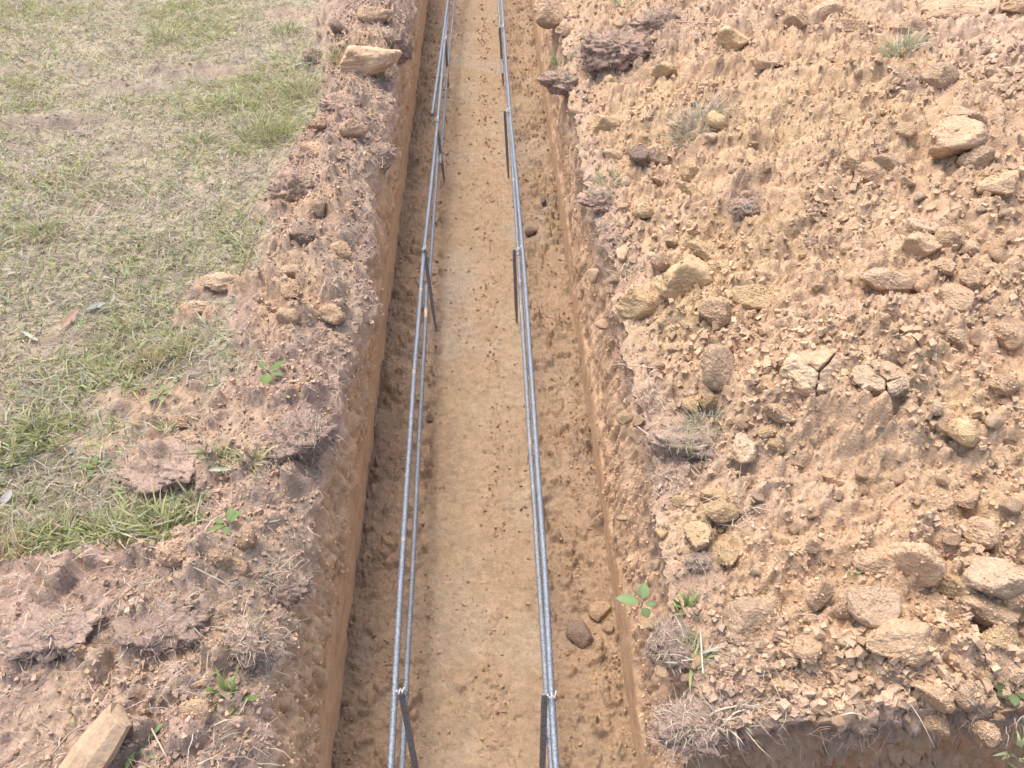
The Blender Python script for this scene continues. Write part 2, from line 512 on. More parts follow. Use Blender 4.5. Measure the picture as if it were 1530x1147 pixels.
def pit_edge(x):
    return .03 * fbm(x, x * 0 + 4, 2.4, 221, 3) + .012 * fbm(x, x * 0 + 8, 14, 222, 3)


yy, uu = np.meshgrid(Y_R, U_R, indexing='ij')
xx = lipR(yy) + uu
yy = yy + pit_edge(xx) * np.exp(-(yy - PIT) / .15)
z, d, toe, ra, rb, rc = hR(xx, yy, True)
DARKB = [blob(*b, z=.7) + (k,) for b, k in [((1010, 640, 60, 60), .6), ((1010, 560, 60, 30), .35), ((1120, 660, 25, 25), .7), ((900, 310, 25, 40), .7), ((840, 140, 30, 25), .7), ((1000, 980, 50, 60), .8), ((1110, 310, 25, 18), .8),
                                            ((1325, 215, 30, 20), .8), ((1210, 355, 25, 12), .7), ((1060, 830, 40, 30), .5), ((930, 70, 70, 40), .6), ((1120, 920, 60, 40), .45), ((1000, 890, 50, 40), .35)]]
YELB = [blob(*b, z=.75) + (k,) for b, k in [((1010, 420, 90, 60), .7), ((1100, 350, 120, 60), .5), ((1050, 750, 70, 50), .9), ((1220, 200, 150, 60), .45), ((1440, 640, 40, 30), .6), ((985, 130, 60, 30), .6), ((960, 180, 50, 30), .5), ((1450, 760, 60, 60), .25)]]
PINKB = [blob(*b, z=.8) + (k,) for b, k in [((1470, 110, 110, 90), .8), ((1060, 30, 90, 40), .4), ((1260, 470, 170, 45), .35), ((1150, 700, 130, 50), .3), ((880, 220, 60, 60), .7), ((960, 520, 60, 60), .6), ((1200, 1020, 300, 50), .55), ((960, 330, 40, 30), .5)]]
base = mixc(TAN, PALET, ss(-.1, .7, fbm(xx, yy, 3.1, 231, 4)) * .5)
base = mixc(base, PINK * 1.1, np.clip(patch(xx, yy, PINKB) + .3 * ss(.1, .6, fbm(xx, yy, 2.1, 232, 4)), 0, 1))
base = mixc(base, YEL, patch(xx, yy, YELB) * .8)
near = ss(.16, .02, d + .05 * fbm(xx, yy, 9, 233, 3))
base = mixc(base, PINK, near * .5)
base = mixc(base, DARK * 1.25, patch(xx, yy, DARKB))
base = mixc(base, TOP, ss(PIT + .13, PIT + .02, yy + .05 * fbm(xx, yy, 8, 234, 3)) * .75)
base = jit(jit(jit(base, ra, .10), rb, .14), rc, .18)
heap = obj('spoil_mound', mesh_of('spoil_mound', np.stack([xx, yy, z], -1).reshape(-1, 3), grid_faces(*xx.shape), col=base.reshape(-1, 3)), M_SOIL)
tag(heap, kind='structure')
edgeX, edgeY, edgeZ = xx[0].copy(), yy[0].copy(), z[0].copy()

# end face of the ground where the side trench crosses
nt_ = 70
tt, ee = np.meshgrid(np.linspace(0, 1, nt_), np.arange(len(edgeX)), indexing='ij')
ee = ee.astype(int)
ex = edgeX[ee]; ez = edgeZ[ee] * (1 - tt)
win = ss(0, .06, tt)
dispf = (.04 * fbm(ex, ez, 9, 241, 5) + lumps(ex, ez, .035, 242, keep=.7)[0] * .6 + lumps(ex, ez, .015, 252)[0] * .5 - .02 * ss(0, .12, tt) - .02 * np.exp(-((tt - .16) / .08) ** 2)) * win
fv = np.stack([ex, edgeY[ee] - dispf, ez], -1)
tc_ = mixc(DARK * 1.4, BRN * .85, ss(.10, .30, tt + .08 * fbm(ex, ez, 7, 243, 3)))
tc_ = mixc(PINK, tc_, ss(0, .05, tt))
tag(obj('trench_wall', mesh_of('trench_wall', fv.reshape(-1, 3), grid_faces(nt_, len(edgeX), True), col=jit(tc_, .5 + .5 * fbm(ex, ez, 40, 244, 2), .4).reshape(-1, 3)), M_CUT), kind='structure')


WALLS = []


def wall(side):
    ya = rows(.003, .0031, PIT if side > 0 else -.4, 6.6)
    ya = np.concatenate([ya, np.linspace(6.75, 12, 30)])
    if side > 0:
        ya = np.concatenate([Y_R[Y_R < 6.6], np.linspace(6.75, 12, 30)])
        ya = Y_R
    else:
        ya = Y_L
    nt = 92
    tv = np.linspace(0, 1, nt) ** .9
    t, y = np.meshgrid(tv, ya, indexing='ij')
    if side < 0:
        lip = lipL(y); top = hL(lip, y); x0 = XL
    else:
        lip = lipR(y); x0 = XR
        yt = y + pit_edge(lip) * np.exp(-(y - PIT) / .15)
        top = hR(lip, yt)
        y = yt
    zz = top * t - .012 * (1 - t)
    sd = 0 if side < 0 else 50
    # a smooth cut band below, torn and crumbly above
    hb = (.40 if side < 0 else .33) + .15 * fbm(y, y * 0 + 2, 2.5, 301 + sd, 3) + .08 * fbm(y, zz, 14, 302 + sd, 2)
    up = ss(-.04, .05, t - hb)
    sc1 = np.clip(fbm(y + .2 * zz, zz * .16, 48, 303 + sd, 3) - .05, 0, 1)          # vertical scrapes
    sc2 = np.clip(fbm(y + .3 * zz, zz * .2, 95, 304 + sd, 2) - .05, 0, 1)
    fl, rf = lumps(y * 1.2, zz * .8, .045, 305 + sd, keep=.6)
    fl2, rf2 = lumps(y * 1.3, zz, .018, 315 + sd, keep=.8)
    out = up * (.012 + fl * .06 + fl2 * .09 + .008 * fbm(y + .2 * zz, zz * .14, 34, 320 + sd, 5) - (.022 if side < 0 else .009) * sc1 - (.012 if side < 0 else .007) * sc2 + .016 * fbm(y, zz, 7, 306 + sd, 3)) + (1 - up) * (.0035 * fbm(y, zz * .3, 9, 307 + sd, 3) + .0016 * fbm(y * .1, zz, 60, 308 + sd, 2)) - .02 * np.exp(-(t / .04) ** 2) * 0
    out = out - (.02 * up if side > 0 else .005 * up)
    slit = np.clip(fbm(y + .1 * zz, zz * .13, 85, 330 + sd, 2) - .42, 0, .3) * 3
    out = out - .014 * slit * ss(-.12, .1, t - hb)
    out = out * (1 - ss(.96, 1, t))
    x = x0 + (lip - x0) * ss(.2, 1, t) ** 1.3 - side * out
    c = mixc(TAN * 1.1, BRN * 1.2, ss(-.5, .5, fbm(y, zz, 4, 309 + sd, 3)) * .7 + .1)
    c = mixc(c, BRN * .72, np.clip(up * (sc1 * 1.3 + sc2 * 1.0), 0, .8))
    c = mixc(c, BRN * .62, np.clip(slit * ss(-.12, .1, t - hb), 0, .75))
    c = mixc(c, (TAN * .95 + PALET * .1), (1 - up) * .5)
    c = mixc(c, BRN * .75, (1 - up) * np.clip(fbm(y * .4, zz * 1.2, 13, 310 + sd, 3) * .8, 0, .5))
    c = mixc(c, TOP * 1.15, ss(.76, .95, t + .14 * fbm(y, zz, 5, 311 + sd, 3)) * (.8 if side < 0 else .45))
    c = jit(jit(c, rf, .05), rf2, .10)
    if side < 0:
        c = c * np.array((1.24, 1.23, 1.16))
    V = np.stack([x, y, zz], -1)
    WALLS.append((V, up, c, side))
    o = obj('trench_wall', mesh_of('trench_wall', V.reshape(-1, 3), grid_faces(*x.shape, side < 0), col=c.reshape(-1, 3)), M_CUT)
    tag(o, kind='structure')


wall(-1)
wall(1)

# trench floor
Y_F = np.concatenate([np.linspace(-.4, .6, 14), rows(.0028, .0021, .63, 6.7), np.linspace(7, 12, 30)])
X_F = np.linspace(XL - .03, XR + .03, 215)
yy, xx = np.meshgrid(Y_F, X_F, indexing='ij')
z, loose, rough, r1, r2 = hF(xx, yy, True)
cen = mixc(np.array((.272, .196, .126)), np.array((.290, .220, .150)), ss(-.1, .5, fbm(xx, yy, 3.2, 401, 4)))
cen = mixc(cen, np.array((.28, .226, .170)), ss(.25, .6, fbm(xx, yy * .8, 2.3, 402, 3)) * .7)
sid = mixc(BRN * .68, TOP * .76, ss(.0, .7, fbm(xx, yy, 3.5, 403, 4)) * .5)
sid = mixc(sid, TAN * .66, ss(.05, .5, fbm(xx, yy, 2.8, 404, 3)) * .7)
c = mixc(cen, sid, loose * (.35 + .4 * ss(-.3, .4, fbm(xx, yy, 2.5, 407, 3))))
c = mixc(c, BRN * .72, np.clip(rough - loose, 0, 1) * .45)
c = jit(jit(c, r1, .08), r2, .22)
tag(obj('trench_floor', mesh_of('trench_floor', np.stack([xx, yy, z], -1).reshape(-1, 3), grid_faces(*xx.shape, True), col=c.reshape(-1, 3)), M_FLOOR), kind='structure')


def flat(name, quads, color, mat):
    V = []; Q = []
    for q in quads:
        Q.append([len(V) + i for i in range(4)]); V += q
    c = np.tile(np.array(color), (len(V), 1))
    return tag(obj(name, mesh_of(name, np.array(V, float), Q, col=c, smooth=False), mat), kind='structure')


flat('side_trench_floor', [[(XR + .03, -.4, -.006), (9, -.4, -.006), (9, .7, -.006), (XR + .03, .7, -.006)]], BRN, M_FLOOR)
flat('near_ground', [[(-9, -8, .6), (9, -8, .6), (9, -.4, .6), (-9, -.4, .6)], [(-.5, -.4, .6), (9, -.4, .6), (9, -.4, -.01), (-.5, -.4, -.01)]], (.27, .21, .14), M_LAWN)
flat('trench_end', [[(XL - .1, 12, -.02), (XR + .1, 12, -.02), (XR + .1, 12, .62), (XL - .1, 12, .62)]], BRN, M_CUT)
flat('far_ground', [[(-300, 12, .58), (300, 12, .58), (300, 300, .58), (-300, 300, .58)], [(-300, -300, .58), (300, -300, .58), (300, -8, .58), (-300, -8, .58)],
                    [(-300, -8, .58), (-8.5, -8, .58), (-8.5, 12, .58), (-300, 12, .58)], [(8.5, -8, .58), (300, -8, .58), (300, 12, .58), (8.5, 12, .58)]], (.24, .22, .12), M_LAWN)


# ------------------------------------------------------------------ strands: grass, straw, roots
def strands(P, D, L, W, bend, col, nseg=2, wig=0.0, tipcol=None, flat_up=False):
    """ribbons: roots P (N,3), directions D, lengths, widths, bend vectors; returns V, Q, T, colours"""
    N = len(P)
    D = D / np.linalg.norm(D, axis=1, keepdims=True)
    R = rng.normal(size=(N, 3)) if not flat_up else np.tile(np.array([0, 0, 1.0]), (N, 1)) + .5 * rng.normal(size=(N, 3))
    S = np.cross(D, R); S /= (np.linalg.norm(S, axis=1, keepdims=True) + 1e-9)
    S2 = np.cross(D, S)
    ph = rng.uniform(0, 6.28, (N, 1)); fr = rng.uniform(4, 9, (N, 1))
    cols = []; pts = []
    for k in range(nseg + 1):
        s = k / nseg
        c = P + D * (L * s)[:, None] + bend * (L * s * s)[:, None]
        if wig:
            c = c + S2 * (np.sin(ph + fr * s) - np.sin(ph)) * (wig * L)[:, None] + S * (np.cos(ph * 2 + fr * s * .8) - np.cos(ph * 2)) * (wig * L * .7)[:, None]
        wd = (W * (1 - .9 * s ** 2) / 2)[:, None]
        cc = col if tipcol is None else col * (1 - s) + tipcol * s
        if k < nseg:
            pts += [c - S * wd, c + S * wd]; cols += [cc, cc]
        else:
            pts += [c]; cols += [cc]
    nv = 2 * nseg + 1
    V = np.stack(pts, 1).reshape(-1, 3); C = np.stack(cols, 1).reshape(-1, 3)
    b = np.arange(N)[:, None] * nv
    Q = [np.concatenate([b + 2 * k, b + 2 * k + 1, b + 2 * k + 3, b + 2 * k + 2], 1) for k in range(nseg - 1)]
    Q = np.concatenate(Q) if Q else np.zeros((0, 4), int)
    e = 2 * (nseg - 1)
    T = np.concatenate([b + e, b + e + 1, b + e + 2], 1)
    return V, Q, T, C


def join(parts):
    V = []; Q = []; T = []; C = []; o = 0
    for v, q, t, c in parts:
        V.append(v); Q.append(q + o); T.append(t + o); C.append(c); o += len(v)
    return np.concatenate(V), np.concatenate(Q), np.concatenate(T), np.concatenate(C)


def pick(cols, n, jitter=.18):
    cols = np.array(cols)
    c = cols[rng.integers(0, len(cols), n)]
    return c * rng.uniform(1 - jitter, 1 + jitter, (n, 1)) * rng.uniform(.96, 1.04, (n, 3))


G_GREEN = [(.29, .325, .145), (.34, .37, .18), (.25, .29, .13), (.39, .41, .22)]
G_YEL = [(.40, .40, .18), (.36, .39, .16), (.45, .42, .22)]
G_DRY = [(.47, .40, .29), (.40, .33, .245), (.53, .46, .345), (.34, .27, .21), (.43, .335, .27)]
G_STRAW = [(.52, .45, .34), (.46, .39, .29), (.42, .36, .29)]
G_ROOT = [(.36, .27, .215), (.30, .22, .175), (.44, .35, .29), (.22, .155, .125)]
G_GREY = [(.44, .44, .34), (.38, .40, .30), (.49, .47, .37)]

# points on the lawn, thinned with distance from the camera
def lawn_points(n, lo=.5, hi=4.9):
    y = lo + (hi - lo) * rng.random(n) ** 1.15
    half = .35 + .75 * y
    x = lipL(y) - rng.random(n) * half * 1.25
    return x, y


n = 160000
x, y = lawn_points(n)
s = soilL(x, y)
gr = np.clip(.16 + patch(x, y, GREENB) * .55 + .5 * ss(-.3, .6, fbm(x, y, 3.2, 501, 4)) + .25 * ss(.1, .5, fbm(x, y, 14, 502, 2)), 0, 1)
keep = rng.random(n) < (1 - s) ** 2 * (.45 + .45 * gr) * .72
x, y, gr = x[keep], y[keep], gr[keep]
z = hL(x, y); N = len(x)
ang = rng.uniform(0, 6.283, N); ti = rng.uniform(.25, 1.1, N)
D = np.stack([np.cos(ang) * ti, np.sin(ang) * ti, np.ones(N)], 1)
isg = rng.random(N) < gr * .9
yel = rng.random(N) < .5 + .3 * (y > 2.6)
col = np.where(isg[:, None], np.where(yel[:, None], pick(G_YEL, N), pick(G_GREEN, N)), pick(G_DRY + G_GREY, N))
L = rng.uniform(.022, .065, N) * (.75 + .7 * gr); Wd = rng.uniform(.003, .0062, N)
bend = np.stack([np.cos(ang) * .4, np.sin(ang) * .4, -rng.uniform(.2, .6, N)], 1)
pa = strands(np.stack([x, y, z - .003], 1), D, L, Wd, bend, col, 2)
n = 130000
x, y = lawn_points(n)
s = soilL(x, y)
keep = rng.random(n) < (1 - .93 * s) * .36
x, y = x[keep], y[keep]; z = hL(x, y); N = len(x)
ang = rng.uniform(0, 6.283, N)
D = np.stack([np.cos(ang), np.sin(ang), rng.uniform(-.05, .5, N)], 1)
br = ss(-.4, .4, fbm(x, y, 4, 503, 3))
col = pick(G_DRY, N) * (1 - br[:, None] * .25); gsel = rng.random(N) < .38
col = np.where(gsel[:, None], pick(G_GREY, N), col)
pb = strands(np.stack([x, y, z + .002], 1), D, rng.uniform(.015, .05, N), rng.uniform(.0015, .003, N), np.stack([rng.normal(0, .2, N), rng.normal(0, .2, N), -rng.uniform(.1, .4, N)], 1), col, 2, .05)
V, Q, T, C = join([pa, pb])
tag(obj('grass', mesh_of('grass', V, Q, T, C), M_GRASS), 'short mown green and dry lawn grass left of the trench', 'grass', kind='stuff')

# fine roots and straw lying over the torn soil and hanging from the two lips
parts = []
def lip_roots(side, n, lo, hi):
    y = lo + (hi - lo) * rng.random(n) ** 1.2
    clump = ss(-.25, .35, fbm(y, y * 0 + side, 4, 511, 3))
    k = rng.random(n) < clump; y = y[k]; N = len(y)
    d = np.abs(rng.normal(0, .05, N))
    x = (lipL(y) - d) if side < 0 else (lipR(y) + d)
    z = hL(x, y) if side < 0 else hR(x, y)
    D = np.stack([-side * rng.uniform(-.6, .6, N), rng.normal(0, .8, N), rng.uniform(-.7, .3, N)], 1)
    b = np.stack([-side * rng.uniform(0, .15, N), rng.normal(0, .4, N), -rng.uniform(.5, 1.3, N)], 1)
    parts.append(strands(np.stack([x, y, z + .004], 1), D, rng.uniform(.015, .06, N), rng.uniform(.0009, .002, N), b, pick(G_ROOT + G_STRAW[2:], N), 4, .07))
lip_roots(-1, 3800, .5, 4.9)
lip_roots(1, 2200, .6, 4.6)
# straw on soil, left near mound and right bank
n = 38000
x, y = lawn_points(n, .5, 4.6)
k = (rng.random(n) < soilL(x, y) * (.22 + .6 * ss(0, .5, fbm(x, y, 6, 512, 3)))); x, y = x[k], y[k]; N = len(x); z = hL(x, y)
ang = rng.uniform(0, 6.283, N)
parts.append(strands(np.stack([x, y, z + .003], 1), np.stack([np.cos(ang), np.sin(ang), rng.uniform(-.2, .45, N)], 1), rng.uniform(.015, .06, N), rng.uniform(.001, .0022, N), np.stack([rng.normal(0, .3, N), rng.normal(0, .3, N), -rng.uniform(0, .4, N)], 1), pick(G_ROOT + G_DRY, N), 4, .07))
RB = [blob(*b, z=.68) + (k,) for b, k in [((1030, 640, 80, 80), 1), ((1000, 980, 70, 80), 1), ((1080, 1050, 120, 40), .9), ((1300, 1055, 260, 22), .8), ((1200, 930, 150, 80), .3), ((900, 290, 60, 50), .5), ((930, 60, 100, 60), .7), ((1050, 190, 60, 40), .5), ((940, 520, 60, 60), .4), ((960, 600, 50, 80), .5), ((1100, 750, 40, 40), .9), ((950, 780, 40, 70), .5)]]
n = 16000
y = .58 + 4 * rng.random(n) ** 1.6; x = lipR(y) + rng.random(n) ** 1.5 * 1.3
k = rng.random(n) < patch(x, y, RB) * .8; x, y = x[k], y[k]; N = len(x); z = hR(x, y); ang = rng.uniform(0, 6.283, N)
parts.append(strands(np.stack([x, y, z + .003], 1), np.stack([np.cos(ang), np.sin(ang), rng.uniform(-.1, .7, N)], 1), rng.uniform(.02, .07, N), rng.uniform(.0011, .0024, N), np.stack([rng.normal(0, .3, N), rng.normal(0, .3, N), -rng.uniform(0, .5, N)], 1), pick(G_ROOT + G_DRY + G_STRAW, N), 4, .07))
# roots out of the end face
N = 520
i = rng.integers(0, int(len(edgeX) * .75), N)
P = np.stack([edgeX[i], edgeY[i] - .012, edgeZ[i] - np.abs(rng.normal(0, .06, N))], 1)
parts.append(strands(P, np.stack([rng.normal(0, .7, N), -rng.uniform(.1, 1, N), rng.normal(0, .5, N)], 1), rng.uniform(.012, .05, N), rng.uniform(.001, .002, N), np.stack([rng.normal(0, .4, N), rng.normal(0, .1, N), -rng.uniform(.2, .8, N)], 1), pick(G_ROOT, N), 4, .08))
V, Q, T, C = join(parts)
tag(obj('root_fibres', mesh_of('root_fibres', V, Q, T, C), M_ROOT), 'fine roots and straw over the torn soil and trench lips', 'roots', kind='stuff')


# ------------------------------------------------------------------ crumbs of soil (uncountable)
def ico(sub):
    t = (1 + 5 ** .5) / 2
    v = [(-1, t, 0), (1, t, 0), (-1, -t, 0), (1, -t, 0), (0, -1, t), (0, 1, t), (0, -1, -t), (0, 1, -t), (t, 0, -1), (t, 0, 1), (-t, 0, -1), (-t, 0, 1)]
    f = [(0, 11, 5), (0, 5, 1), (0, 1, 7), (0, 7, 10), (0, 10, 11), (1, 5, 9), (5, 11, 4), (11, 10, 2), (10, 7, 6), (7, 1, 8), (3, 9, 4), (3, 4, 2), (3, 2, 6), (3, 6, 8), (3, 8, 9), (4, 9, 5), (2, 4, 11), (6, 2, 10), (8, 6, 7), (9, 8, 1)]
    v = [np.array(p) / np.linalg.norm(p) for p in v]
    for _ in range(sub):
        mid = {}; nf = []
        def m(a, b):
            k = (min(a, b), max(a, b))
            if k not in mid:
                p = v[a] + v[b]; v.append(p / np.linalg.norm(p)); mid[k] = len(v) - 1
            return mid[k]
        for a, b, c in f:
            x, y, z = m(a, b), m(b, c), m(c, a)
            nf += [(a, x, z), (b, y, x), (c, z, y), (x, y, z)]
        f = nf
    return np.array(v), np.array(f)


ICO = {k: ico(k) for k in (0, 1, 2, 3, 4)}


def clod_verts(seed, sub, planes=10, soft=.0, rough=.06, freq=2.2, lo=.40):
    r = np.random.default_rng(seed)
    v, f = ICO[sub]
    nn = r.normal(size=(planes, 3)); nn /= np.linalg.norm(nn, axis=1, keepdims=True)
    dd = r.uniform(lo, 1, planes)
    q = (v @ nn.T)
    rad = np.where(q > .05, dd[None] / np.maximum(q, .05), 9)
    rad = np.concatenate([rad, np.full((len(v), 1), 1.05)], 1)
    k = 60.0 - 40 * soft
    rr = -np.log(np.exp(-k * rad).sum(1)) / k + .03
    p = v * rr[:, None]
    if sub >= 2:
        p = p + v * (rough * 1.15 * noise3(p + seed * 3.7, freq, seed, 5) + .55 * rough * noise3(p + seed * 1.9, 7.0, seed + 3, 4))[:, None]
    return p, f




CUBE_V = np.array([(x, y, z) for x in (-1, 1) for y in (-1, 1) for z in (-1, 1)]) * .62
CUBE_F = np.array([(0, 1, 3), (0, 3, 2), (4, 6, 7), (4, 7, 5), (0, 4, 5), (0, 5, 1), (2, 3, 7), (2, 7, 6), (0, 2, 6), (0, 6, 4), (1, 5, 7), (1, 7, 3)])
CR0 = []
for k in range(40):
    g = np.random.default_rng(700 + k)
    CR0.append((CUBE_V + g.uniform(-.27, .27, (8, 3)), CUBE_F))


def crumbs(name, P, size, col, label, sub=0):
    lib = CR0 if sub == 0 else CR1
    N = len(P)
    vid = rng.integers(0, len(lib), N)
    A = np.stack([v for v, _ in lib])[vid]
    F = lib[0][1]; nv = A.shape[1]
    q = rng.normal(size=(N, 4)); q /= np.linalg.norm(q, axis=1, keepdims=True)
    a, b, c, d = q.T
    Rm = np.stack([np.stack([1 - 2 * (c * c + d * d), 2 * (b * c - a * d), 2 * (b * d + a * c)], -1), np.stack([2 * (b * c + a * d), 1 - 2 * (b * b + d * d), 2 * (c * d - a * b)], -1), np.stack([2 * (b * d - a * c), 2 * (c * d + a * b), 1 - 2 * (b * b + c * c)], -1)], 1)
    S = rng.uniform(.55, 1.35, (N, 1, 3)) * size[:, None, None]
    V = np.einsum('nij,nvj->nvi', Rm, A * S) + P[:, None]
    T = (F[None] + (np.arange(N) * nv)[:, None, None]).reshape(-1, 3)
    return V.reshape(-1, 3), np.zeros((0, 4), int), T, np.repeat(col, nv, 0)


def place_crumbs(n, kind):
    if kind == 'R':
        y = .57 + 4.0 * rng.random(n) ** 1.35
        x = lipR(y) + .01 + rng.random(n) * (.5 + .78 * y)
        y = np.maximum(y, PIT + pit_edge(x) + .01)
        z = hR(x, y)
        col = mixc(TAN * 1.05, PALET, rng.random(n) * .8)
        col = mixc(col, PINK * 1.15, np.clip(patch(x, y, PINKB) + .3 * ss(.1, .6, fbm(x, y, 2.1, 232, 4)), 0, 1))
        col = mixc(col, YEL, patch(x, y, YELB) * .7)
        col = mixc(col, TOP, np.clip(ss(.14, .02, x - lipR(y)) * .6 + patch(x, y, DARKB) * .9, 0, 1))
        den = .42 + .58 * ss(-.25, .35, fbm(x, y, 3.0, 601, 4))
    elif kind == 'L':
        x, y = lawn_points(n, .5, 4.8)
        x = np.where(rng.random(n) < .5, lipL(y) - rng.random(n) * .35, x)
        z = hL(x, y)
        col = mixc(mixc(np.tile(TOP, (n, 1)), PINK * 1.1, rng.random(n)), TAN, np.clip(patch(x, y, PALE) + (rng.random(n) < .15), 0, 1))
        den = soilL(x, y) ** 1.5
    else:
        y = .65 + 5.6 * rng.random(n) ** 1.3; x = XL + (XR - XL) * rng.random(n)
        z, lo, ro, _, _ = hF(x, y, True)
        col = mixc(BRN * .72 * np.ones((n, 1)), TAN * .8, np.clip(rng.random(n) * 1.1 - lo * .4, 0, 1))
        den = .06 + .6 * lo * ss(-.2, .4, fbm(x, y, 5, 602, 3)) + 1.1 * np.clip(ro - lo, 0, 1) ** 1.3 + .5 * lo * ss(.06, 0, np.minimum(x - XL, XR - x))
    k = rng.random(n) < den
    x, y, z, col = x[k], y[k], z[k], col[k]
    N = len(x)
    dist = np.sqrt(x * x + y * y + 2)
    sz = (.0011 if kind == 'F' else .0017) + {'R': .0068, 'L': .0048, 'F': .0045}[kind] * rng.random(N) ** (3.2 if kind == 'R' else 3.8) * (1 + .15 * dist)
    if kind == 'R':
        sz = sz * (.62 + .75 * ss(-.4, .5, fbm(x, y, 2.4, 603, 3)))
    col = col * rng.uniform(.90, 1.12, (N, 1))
    return np.stack([x, y, z + sz * .35], 1), sz, col


P, S_, Cc = place_crumbs(68000, 'R'); parts = [crumbs('', P, S_, Cc, '')]
tag(obj('soil_crumbs', mesh_of('soil_crumbs', *join(parts), smooth=False), M_CRUMB), 'fine tan soil crumbs covering the spoil heap', 'soil crumbs', kind='stuff')
P, S_, Cc = place_crumbs(26000, 'L'); parts = [crumbs('', P, S_, Cc, '')]
tag(obj('soil_crumbs', mesh_of('soil_crumbs', *join(parts), smooth=False), M_CRUMB), 'brown soil crumbs along the left trench edge', 'soil crumbs', kind='stuff')
P, S_, Cc = place_crumbs(34000, 'F'); parts = [crumbs('', P, S_, Cc, '')]
tag(obj('soil_crumbs', mesh_of('soil_crumbs', *join(parts), smooth=False), M_CRUMB), 'small loose crumbs on the trench floor', 'soil crumbs', kind='stuff')

# broken clods too many to list singly, strewn in drifts
CR1 = [clod_verts(720 + i, 1, 9, .1, .05, 2.2, .4) for i in range(16)]
n = 4800
y = .62 + 3.9 * rng.random(n) ** 1.3; x = lipR(y) + .12 + rng.random(n) * (.5 + .78 * y)
k = rng.random(n) < .08 + .92 * ss(.0, .5, fbm(x, y, 2.7, 611, 3)); x, y = x[k], y[k]
z = hR(x, y); N = len(x)
S_ = (.0045 + .0105 * rng.random(N) ** 2.6) * (.48 + .52 * ss(.8, 2.4, y))
Cc = mixc(mixc(TAN * 1.08 * np.ones((N, 1)), PALET, rng.random(N) * .7), YEL * 1.1, patch(x, y, YELB) * .7) * rng.uniform(.92, 1.08, (N, 1))
tag(obj('broken_clods', mesh_of('broken_clods', *join([crumbs('', np.stack([x, y, z + S_ * .15], 1), S_, Cc, '', 1)]), smooth=False), M_CRUMB), 'drifts of small broken clods strewn over the spoil heap', 'broken clods', kind='stuff')

# crumbs clinging to the torn upper walls
P_ = []; C_ = []
for V, up, c, side in WALLS:
    wgt = (np.clip(up, 0, 1) * (V[..., 1] < 5) * (.25 + .75 * ss(-.2, .4, fbm(V[..., 1], V[..., 2], 5, 621, 3)))).ravel()
    i = rng.choice(len(wgt), 7000 if side > 0 else 5000, p=wgt / wgt.sum())
    P_.append(V.reshape(-1, 3)[i] + rng.normal(0, .0025, (len(i), 3))); C_.append(c.reshape(-1, 3)[i] * rng.uniform(.95, 1.2, (len(i), 1)))
P_ = np.concatenate(P_)
tag(obj('soil_crumbs', mesh_of('soil_crumbs', *join([crumbs('', P_, .0014 + .0042 * rng.random(len(P_)) ** 2.6, np.concatenate(C_), '')]), smooth=False), M_CRUMB), 'crumbs clinging to the torn upper trench walls', 'soil crumbs', kind='stuff')

# ------------------------------------------------------------------ REINFORCING BARS, PEGS, WIRES
def tube(path, r, ns=8, col=None, ribs=0.0, pitch=.011, caps=True):
    path = np.asarray(path, float)
    n = len(path)
    tg = np.gradient(path, axis=0); tg /= np.linalg.norm(tg, axis=1, keepdims=True)
    ref = np.array([0, 0, 1.0]) if abs(tg[0][2]) < .8 else np.array([1.0, 0, 0])
    S = np.cross(tg, ref); S /= np.linalg.norm(S, axis=1, keepdims=True)
    U = np.cross(S, tg)
    a = np.arange(ns) / ns * 2 * np.pi
    rr = np.full((n, ns), r)
    if ribs:
        rr[:] += np.where((np.arange(n) % 2 == 0)[:, None], ribs, 0) * (np.abs(np.cos(a))[None] > .3)
    V = path[:, None] + rr[..., None] * (np.cos(a)[None, :, None] * S[:, None] + np.sin(a)[None, :, None] * U[:, None])
    V = V.reshape(-1, 3)
    i = np.arange(n - 1)[:, None] * ns; j = np.arange(ns)[None]; k = (j + 1) % ns
    Q = np.stack([i + j, i + k, i + ns + k, i + ns + j], -1).reshape(-1, 4)
    T = []
    if caps:
        c0 = len(V); V = np.concatenate([V, path[:1], path[-1:]])
        for q in range(ns):
            T.append((c0, (q + 1) % ns, q)); T.append((c0 + 1, (n - 1) * ns + q, (n - 1) * ns + (q + 1) % ns))
    T = np.array(T, int).reshape(-1, 3)
    return V, Q, T, np.tile(np.array((.4, .4, .4)), (len(V), 1))


def bar(pts, label, mat, r=.0072, seed=0):
    """a ribbed bar through (x, y, z) points"""
    pts = np.array(pts, float)
    ys = [pts[0, 1]]
    while ys[-1] < pts[-1, 1]:
        ys.append(ys[-1] + (.0055 if ys[-1] < 3.2 else .02))
    ys = np.array(ys)
    # smooth path through the points
    X = np.interp(ys, pts[:, 1], pts[:, 0]); Zc = np.interp(ys, pts[:, 1], pts[:, 2])
    kern = np.ones(41) / 41
    def sm(a):
        e = np.concatenate([2 * a[0] - a[20:0:-1], a, 2 * a[-1] - a[-2:-22:-1]]) if len(a) > 45 else None
        return np.convolve(e, kern, 'valid') if e is not None else a
    X = sm(X); Zc = sm(Zc)
    X = X + .0015 * fbm(ys, ys * 0 + seed, 1.5, 801, 2)
    P = np.stack([X, ys, Zc], 1)
    base = P[0].copy()
    v, q, t, c = tube(P - base, r, 8, ribs=.0017)
    o = obj('reinforcing_bar', mesh_of('reinforcing_bar', v, q, t), mat, loc=base)
    return tag(o, label, 'reinforcing bar', 'steel reinforcing bars along the trench')


def px_path(pl, h):
    return [tuple(at(a, b, h)) for a, b in pl]


HU, HLO = .325, .16
